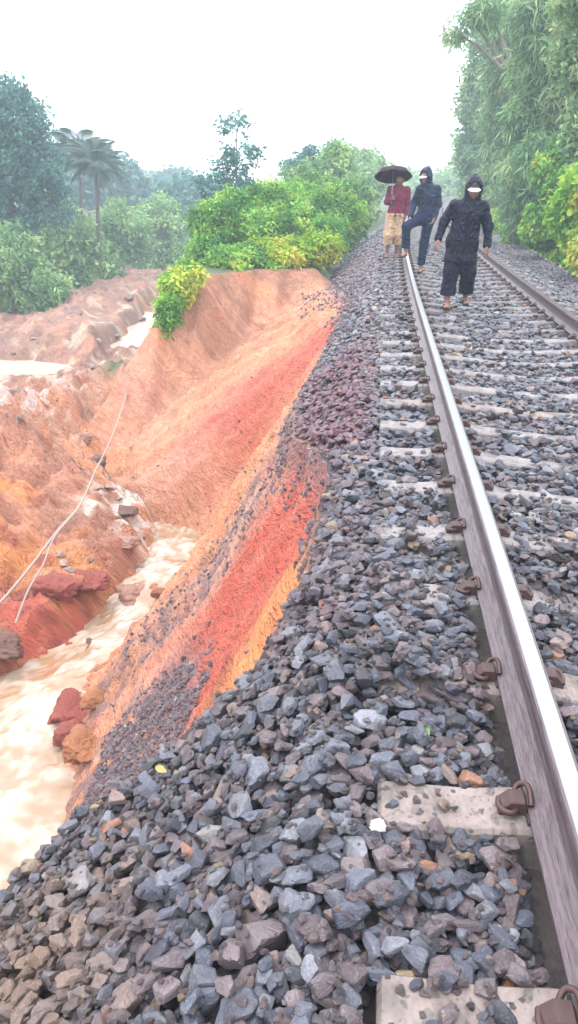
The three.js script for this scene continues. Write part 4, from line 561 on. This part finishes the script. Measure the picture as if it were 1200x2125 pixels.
// J: joints in metres, x to the viewer's right, z towards the viewer, y up from the ground
function person(label, pos, turn, J, skin, opt) {
  const t = thing('person', label, 'person', pos, turn), hairC = [0.012, 0.01, 0.01];
  const limbs = [[J.neck, J.chest, 0.055, 0.085], [J.chest, J.pelvis, 0.088, 0.095], [J.shA, J.elA, 0.038, 0.034], [J.elA, J.wrA, 0.037, 0.026], [J.shB, J.elB, 0.038, 0.034], [J.elB, J.wrB, 0.037, 0.026], [J.hipA, J.knA, 0.082, 0.054], [J.knA, J.anA, 0.054, 0.036], [J.hipB, J.knB, 0.082, 0.054], [J.knB, J.anB, 0.054, 0.036]];
  const footOf = (an, dir) => [add3(an, [0, -0.045, -0.035]), add3(an, [dir * 0.055, -0.062, 0.15])];
  const fA = footOf(J.anA, J.toeA ?? -0.2), fB = footOf(J.anB, J.toeB ?? 0.2);
  const bodyF = (x, y, z) => { const p = [x, y, z]; let d = 9; for (const [a, b, r1, r2] of limbs) d = smin(d, cone(p, a, b, r1, r2), 0.05); d = smin(d, cone(p, J.shA, J.shB, 0.042, 0.042), 0.04); for (const [h, tt] of [fA, fB]) { let m = cone(p, h, tt, 0.034, 0.026); m = smin(m, cone(p, h, add3(tt, [0.025, 0, -0.015]), 0.03, 0.022), 0.02); for (let k = -2; k <= 2; k++) m = Math.min(m, cone(p, add3(tt, [k * 0.014, 0.002, 0.0]), add3(tt, [k * 0.017, -0.006, 0.036 - Math.abs(k + 0.7) * 0.006]), 0.011, 0.009)); d = smin(d, m, 0.03); } return d; };
  const [lo, hi] = bounds([...Object.values(J).filter(Array.isArray), fA[1], fB[1]], 0.16);
  const geos = [paintBy(surface(bodyF, [lo[0], lo[1], lo[2]], [hi[0], J.neck[1] + 0.1, hi[2]], 0.0135), () => skin)];
  const hd = headGeo(skin, hairC), mat = new THREE.Matrix4().compose(V(...J.head), new THREE.Quaternion().setFromEuler(new THREE.Euler(opt.nod || 0.1, opt.look || 0, opt.tilt || 0, 'YXZ')), V(1, 1, 1)); geos.push(hd.applyMatrix4(mat));
  for (const [el, wr, side, curl, tw] of [[J.elA, J.wrA, -1, opt.curlA ?? 0.6, opt.twA ?? 0], [J.elB, J.wrB, 1, opt.curlB ?? 0.6, opt.twB ?? 0]]) { const dir = V(wr[0] - el[0], wr[1] - el[1], wr[2] - el[2]).normalize(), q = new THREE.Quaternion().setFromUnitVectors(V(0, -1, 0), dir).multiply(new THREE.Quaternion().setFromAxisAngle(V(0, 1, 0), tw)); geos.push(handGeo(skin, curl, side).applyMatrix4(new THREE.Matrix4().compose(V(...wr), q, V(1, 1, 1)))); }
  mesh('body', mergeGeometries(geos), bodyM, t);
  const soleM = cloth(opt.shoe || [0.03, 0.02, 0.02], 0.7);
  for (const [h, tt] of [fA, fB]) { // a sandal: sole and two straps
    const a = [h[0], h[1] - 0.034, h[2]], b = [tt[0], tt[1] - 0.026, tt[2]];
    const g = surface((x, y, z) => { const p = [x, (y - lerp(a[1], b[1], clamp((z - a[2]) / (b[2] - a[2])))) * 2.4, z]; return cone(p, [a[0], 0, a[2] - 0.005], [b[0], 0, b[2] + 0.03], 0.036, 0.046); }, [Math.min(a[0], b[0]) - 0.06, Math.min(a[1], b[1]) - 0.04, a[2] - 0.06], [Math.max(a[0], b[0]) + 0.06, Math.max(a[1], b[1]) + 0.04, b[2] + 0.1], 0.009);
    const sdl = mesh('sandal', g, soleM, t); for (const k of [0.55, 0.85]) { const m = add3([0, 0, 0], [lerp(h[0], tt[0], k), lerp(h[1], tt[1], k), lerp(h[2], tt[2], k)]); const tg = new THREE.TorusGeometry(0.043, 0.006, 6, 16, Math.PI); tg.scale(1, 0.95, 2.2); const st = mesh('strap', tg, soleM, sdl); st.position.set(m[0], m[1] - 0.02, m[2]); }
  }
  opt.dress(t, J); return t;
}
const folds = (p, f, a) => a * (Math.abs(fbm(p[0] * f * 1.2 + 3, p[1] * f * 0.55, p[2] * f * 1.2, 3)) * 2 - 0.5);
function trousers(t, J, m, hem, rA, rB, name = 'trousers', low = -9, flare = 0) {
  const f = (x, y, z) => { const p = [x, y, z]; let d = smin(cone(p, J.hipA, J.knA, rA, rB), cone(p, J.knA, J.anA, rB, rB * 0.97 + flare), 0.05); d = smin(d, smin(cone(p, J.hipB, J.knB, rA, rB), cone(p, J.knB, J.anB, rB, rB * 0.97 + flare), 0.05), 0.03); d = smin(d, cone(p, J.hipA, J.hipB, rA * 1.06, rA * 1.06), 0.06); d = smin(d, cone(p, J.pelvis, add3(J.pelvis, [0, 0.1, 0]), 0.135, 0.13), 0.06); d -= folds(p, 7, 0.011); return Math.max(d, low > -5 && Math.abs(x - J.anA[0]) < 0.12 ? low - y : hem - y); };
  const [lo, hi] = bounds([J.hipA, J.hipB, J.knA, J.knB, J.anA, J.anB, add3(J.pelvis, [0, 0.1, 0])], 0.19); return mesh(name, surface(f, lo, hi, 0.0125), m, t);
}
function jacket(t, J, m, hem, w, name = 'raincoat', hood = true, sleeve = 1) {
  const wA = [0, 1, 2].map((k) => lerp(J.elA[k], J.wrA[k], sleeve * 0.97)), wB = [0, 1, 2].map((k) => lerp(J.elB[k], J.wrB[k], sleeve * 0.97)), low = [J.pelvis[0], hem - 0.05, J.pelvis[2] + 0.01];
  const H = J.head, torso = (p, a, b, r1, r2) => cone([p[0], p[1], (p[2] - a[2]) * 1.28 + a[2]], a, b, r1, r2);
  const f = (x, y, z) => { const p = [x, y, z]; let d = torso(p, J.chest, J.pelvis, 0.17 * w, 0.178 * w); d = smin(d, torso(p, J.pelvis, low, 0.178 * w, 0.215 * w), 0.06); d = smin(d, cone(p, J.shA, J.shB, 0.066, 0.066), 0.07); d = smin(d, cone(p, J.neck, J.chest, 0.085, 0.14), 0.07);
    for (const [s, e, wr] of [[J.shA, J.elA, wA], [J.shB, J.elB, wB]]) d = smin(d, smin(cone(p, s, e, 0.074, 0.066), cone(p, e, wr, 0.066, 0.058), 0.04), 0.035);
    d -= folds(p, 6.5, 0.02); d = Math.max(d, hem - y + 0.012 * N(x * 6, z * 6, 2));
    if (hood) { const pk = hood.peak || [0, 0.17, -0.05]; let h = smin(ell(p, add3(H, [0, 0.025, -0.025]), [0.112, 0.135, 0.125]), cone(p, add3(H, [0, 0.07, -0.03]), add3(H, pk), 0.08, 0.02), 0.05); h = smin(h, cone(p, add3(H, [0, -0.05, -0.05]), add3(J.neck, [0, -0.04, 0]), 0.1, 0.11), 0.06); const fc = hood.face || [0, -0.02, 0.1]; h = Math.max(h, -ell(p, add3(H, fc), [0.078, 0.105, 0.12])); d = smin(d, h, 0.03); d = Math.max(d, -ell(p, add3(H, [fc[0], fc[1], fc[2]]), [0.074, 0.1, 0.12])); }
    return d; };
  const [lo, hi] = bounds([J.chest, low, J.shA, J.shB, J.elA, J.elB, wA, wB, ...(hood ? [add3(H, [0, 0.14, 0])] : [J.neck])], 0.22); return mesh(name, surface(f, [lo[0], hem - 0.03, lo[2]], hi, 0.0115), m, t);
}
function brim(t, c, yaw, w, m) { // pale peak of the cap worn under the hood
  const P = [], idx = [], n = 18; for (let side = 0; side < 2; side++) for (let i = 0; i <= n; i++) for (let j = 0; j <= 4; j++) { const a = -1.2 + 2.4 * i / n, r = 0.082 + j / 4 * 0.062 * Math.cos(a * 0.95), y = -0.02 - 0.4 * (r - 0.082) - 0.022 * (1 - Math.cos(a)) - side * 0.006; P.push(Math.sin(a) * r * w / 0.2, y, Math.cos(a) * r); if (i && j) { const k = side * (n + 1) * 5 + i * 5 + j; side ? idx.push(k - 6, k - 5, k - 1, k - 5, k, k - 1) : idx.push(k - 6, k - 1, k - 5, k - 5, k - 1, k); } }
  const g = new THREE.BufferGeometry(); g.setAttribute('position', new THREE.Float32BufferAttribute(P, 3)); g.setIndex(idx); g.computeVertexNormals();
  const o = mesh('cap_peak', g, m, t); o.position.set(...c); o.rotation.order = 'YXZ'; o.rotation.set(0.3, yaw, 0); o.userData.label = 'white cap peak under the hood'; 
}
const visorM = cloth([0.42, 0.42, 0.42], 0.6);
const facing = (x, d) => Math.atan2(-x, d); // turned to the photographer

{ // the nearest walker
  const J = { head: [0.075, 1.475, 0.06], neck: [0.055, 1.33, 0.0], chest: [0.035, 1.17, 0.0], pelvis: [0, 0.85, 0], shA: [-0.15, 1.28, 0], elA: [-0.262, 1.06, 0.0], wrA: [-0.318, 0.86, 0.06], shB: [0.225, 1.275, 0], elB: [0.312, 1.03, -0.01], wrB: [0.325, 0.8, 0.04], hipA: [-0.085, 0.82, 0], knA: [-0.11, 0.45, 0.05], anA: [-0.125, 0.085, 0.1], hipB: [0.085, 0.82, 0], knB: [0.118, 0.46, 0.02], anB: [0.125, 0.11, -0.2] };
  person('person in a dark hooded raincoat and sandals walking between the rails, arms hanging', V(1.115, 0.035, -11.22), facing(1.1, 11.2) * 0.6, J, [0.21, 0.10, 0.07], { nod: 0.35, curlA: 0.7, curlB: 0.5, twA: 0.3, twB: -0.3, dress(t, J) {
    const coatM = cloth([0.0045, 0.0055, 0.02], 0.45, 0.12), legM = cloth([0.007, 0.006, 0.02], 0.6);
    trousers(t, J, legM, 0.15, 0.118, 0.1, 'trousers', 0.15, 0.008);
    const c = jacket(t, J, coatM, 0.58, 1.1, 'raincoat', { peak: [0.0, 0.16, -0.04] });
    const pl = []; for (let i = 0; i <= 14; i++) { const y = lerp(1.2, 0.66, i / 14); pl.push(V(lerp(0.045, 0.005, i / 14), y, lerp(0.148, 0.198, i / 14))); }
    const rb = new THREE.TubeGeometry(new THREE.CatmullRomCurve3(pl), 30, 0.018, 6); rb.scale(1, 1, 1); mesh('front_flap', rb, coatM, t);
    for (const s of [-1, 1]) { const pk = new THREE.BoxGeometry(0.12, 0.05, 0.014, 4, 2, 1); const o = mesh('pocket_flap', pk, coatM, t); o.position.set(s * 0.105 + 0.01, 0.82, 0.172); o.rotation.set(-0.08, s * 0.42, 0); }
    brim(t, [0.075, 1.53, 0.085], 0, 0.165, visorM);
  } });
}
{ // the second walker steps over the rail
  const J = { head: [-0.01, 1.63, 0.05], neck: [0.03, 1.48, 0], chest: [0.045, 1.31, 0], pelvis: [0.03, 0.97, 0], shA: [-0.1, 1.42, 0.06], elA: [-0.19, 1.18, 0.0], wrA: [-0.215, 0.96, 0.14], shB: [0.2, 1.43, -0.05], elB: [0.235, 1.18, -0.1], wrB: [0.2, 0.95, 0.06], hipA: [-0.05, 0.93, 0.03], knA: [-0.25, 0.80, 0.3], anA: [-0.24, 0.375, 0.22], hipB: [0.1, 0.93, -0.02], knB: [0.055, 0.5, 0.0], anB: [0.03, 0.09, -0.02], toeA: -0.5, toeB: 0 };
  person('person in a dark blue hooded jacket and jeans stepping over the near rail', V(0.80, 0.035, -15.5), facing(0.8, 15.5) - 0.12, J, [0.23, 0.115, 0.08], { nod: 0.15, look: -0.55, curlA: 0.8, curlB: 0.9, twB: 0.5, dress(t, J) {
    trousers(t, J, cloth([0.012, 0.02, 0.05], 0.8), 0.13, 0.105, 0.08, 'trousers', 0.42);
    jacket(t, J, cloth([0.011, 0.02, 0.045], 0.5, 0.1), 0.90, 0.86, 'raincoat', { peak: [0.03, 0.155, -0.06], face: [-0.05, -0.02, 0.09] });
    brim(t, [-0.025, 1.685, 0.065], -0.55, 0.165, visorM);
  } });
}
{ // the third, under the umbrella
  const J = { head: [0.1, 1.6, 0.05], neck: [0.09, 1.45, 0], chest: [0.09, 1.28, 0], pelvis: [0.06, 0.95, 0], shA: [-0.09, 1.4, 0], elA: [-0.14, 1.14, 0.03], wrA: [-0.06, 1.2, 0.2], shB: [0.27, 1.4, 0], elB: [0.315, 1.14, 0], wrB: [0.29, 0.9, 0.06], hipA: [-0.03, 0.9, 0], knA: [-0.055, 0.48, 0.05], anA: [-0.07, 0.09, 0.0], hipB: [0.15, 0.9, 0], knB: [0.15, 0.5, 0.0], anB: [0.13, 0.09, -0.1] };
  const P0 = V(0.3, -0.05, -18.6), tn = facing(0.3, 18.6);
  P0.y = 0.01;
  person('person in a maroon shirt and cream wrapped garment carrying an umbrella by the rail', P0, tn, J, [0.17, 0.08, 0.055], { nod: 0.1, curlA: 2.1, twA: 0.4, shoe: [0.06, 0.03, 0.025], dress(t, J) {
    const dh = cloth([0.46, 0.32, 0.2], 0.85);
    const f = (x, y, z) => { const p = [x, y, z]; let d = smin(cone(p, J.hipA, J.knA, 0.125, 0.105), cone(p, J.hipB, J.knB, 0.125, 0.105), 0.09); d = smin(d, cone(p, J.knA, add3(J.anA, [0, 0.16, 0]), 0.105, 0.1), 0.05); d = smin(d, cone(p, J.knB, add3(J.anB, [0, 0.16, 0]), 0.105, 0.1), 0.05); d = smin(d, cone(p, J.pelvis, add3(J.pelvis, [0, 0.06, 0]), 0.16, 0.15), 0.08); d -= 0.012 * Math.sin(Math.atan2(z, x - 0.06) * 9 + y * 3) + folds(p, 6, 0.008); return Math.max(d, 0.27 + 0.03 * N(x * 4, z * 4) - y, y - 0.92); };
    mesh('wrapped_garment', surface(f, [-0.28, 0.2, -0.3], [0.38, 1.14, 0.28], 0.0125), dh, t);
    jacket(t, J, cloth([0.16, 0.025, 0.055], 0.8), 0.86, 0.97, 'shirt', null, 0.9);
  } });
  // the umbrella in the person's hand
  const hand = V(-0.05, 1.27, 0.25).applyAxisAngle(V(0, 1, 0), tn).add(P0), u = thing('umbrella', 'dark maroon umbrella held low over the person in the cream garment', 'umbrella', hand), R = 0.41, H = 0.19, top = 0.60;
  u.rotation.set(-0.36, 0, 0.04);
  const canM = new THREE.MeshPhysicalMaterial({ color: lin(0.03, 0.014, 0.024), roughness: 0.7, specularIntensity: 0.2, side: THREE.DoubleSide }), metM = new THREE.MeshStandardMaterial({ color: lin(0.25, 0.25, 0.26), roughness: 0.35, metalness: 0.8 });
  const prof = (t) => [R * Math.sin(t * 1.35) / Math.sin(1.35), top - H * (1 - Math.cos(t * 1.35)) / (1 - Math.cos(1.35))];
  const off = V(0.02, 0, 0);
  for (let k = 0; k < 8; k++) { const P = [], idx = []; for (let i = 0; i <= 8; i++) for (let j = 0; j <= 6; j++) { const a = (k + j / 6) * Math.PI / 4, [r, y] = prof(i / 8), sag = Math.sin(Math.PI * j / 6), rr3 = r * (1 - 0.07 * sag * (i / 8)); P.push(Math.cos(a) * rr3, y - 0.012 * sag * i / 8, Math.sin(a) * rr3); if (i && j) { const q = i * 7 + j; idx.push(q - 8, q - 7, q - 1, q - 7, q, q - 1); } } const g = new THREE.BufferGeometry(); g.setAttribute('position', new THREE.Float32BufferAttribute(P, 3)); g.setIndex(idx); g.computeVertexNormals(); const o = mesh('canopy_panel', g, canM, u); o.position.copy(off);
    const rp = []; for (let i = 0; i <= 8; i++) { const a = k * Math.PI / 4, [r, y] = prof(i / 8); rp.push(V(Math.cos(a) * r, y - 0.006, Math.sin(a) * r)); } const rb = mesh('rib', new THREE.TubeGeometry(new THREE.CatmullRomCurve3(rp), 14, 0.003, 5), metM, u); rb.position.copy(off); }
  mesh('shaft', new THREE.TubeGeometry(new THREE.LineCurve3(V(0, -0.05, 0), V(off.x, top + 0.05, off.z)), 4, 0.006, 8), metM, u);
  mesh('handle', new THREE.TubeGeometry(new THREE.CatmullRomCurve3([V(0.0, 0.03, 0), V(-0.005, -0.08, 0.004), V(-0.01, -0.14, 0.012), V(0.01, -0.17, 0.03), V(0.03, -0.155, 0.04)]), 20, 0.013, 8), new THREE.MeshStandardMaterial({ color: lin(0.03, 0.02, 0.02), roughness: 0.5 }), u);
}

renderer.render(scene, camera);
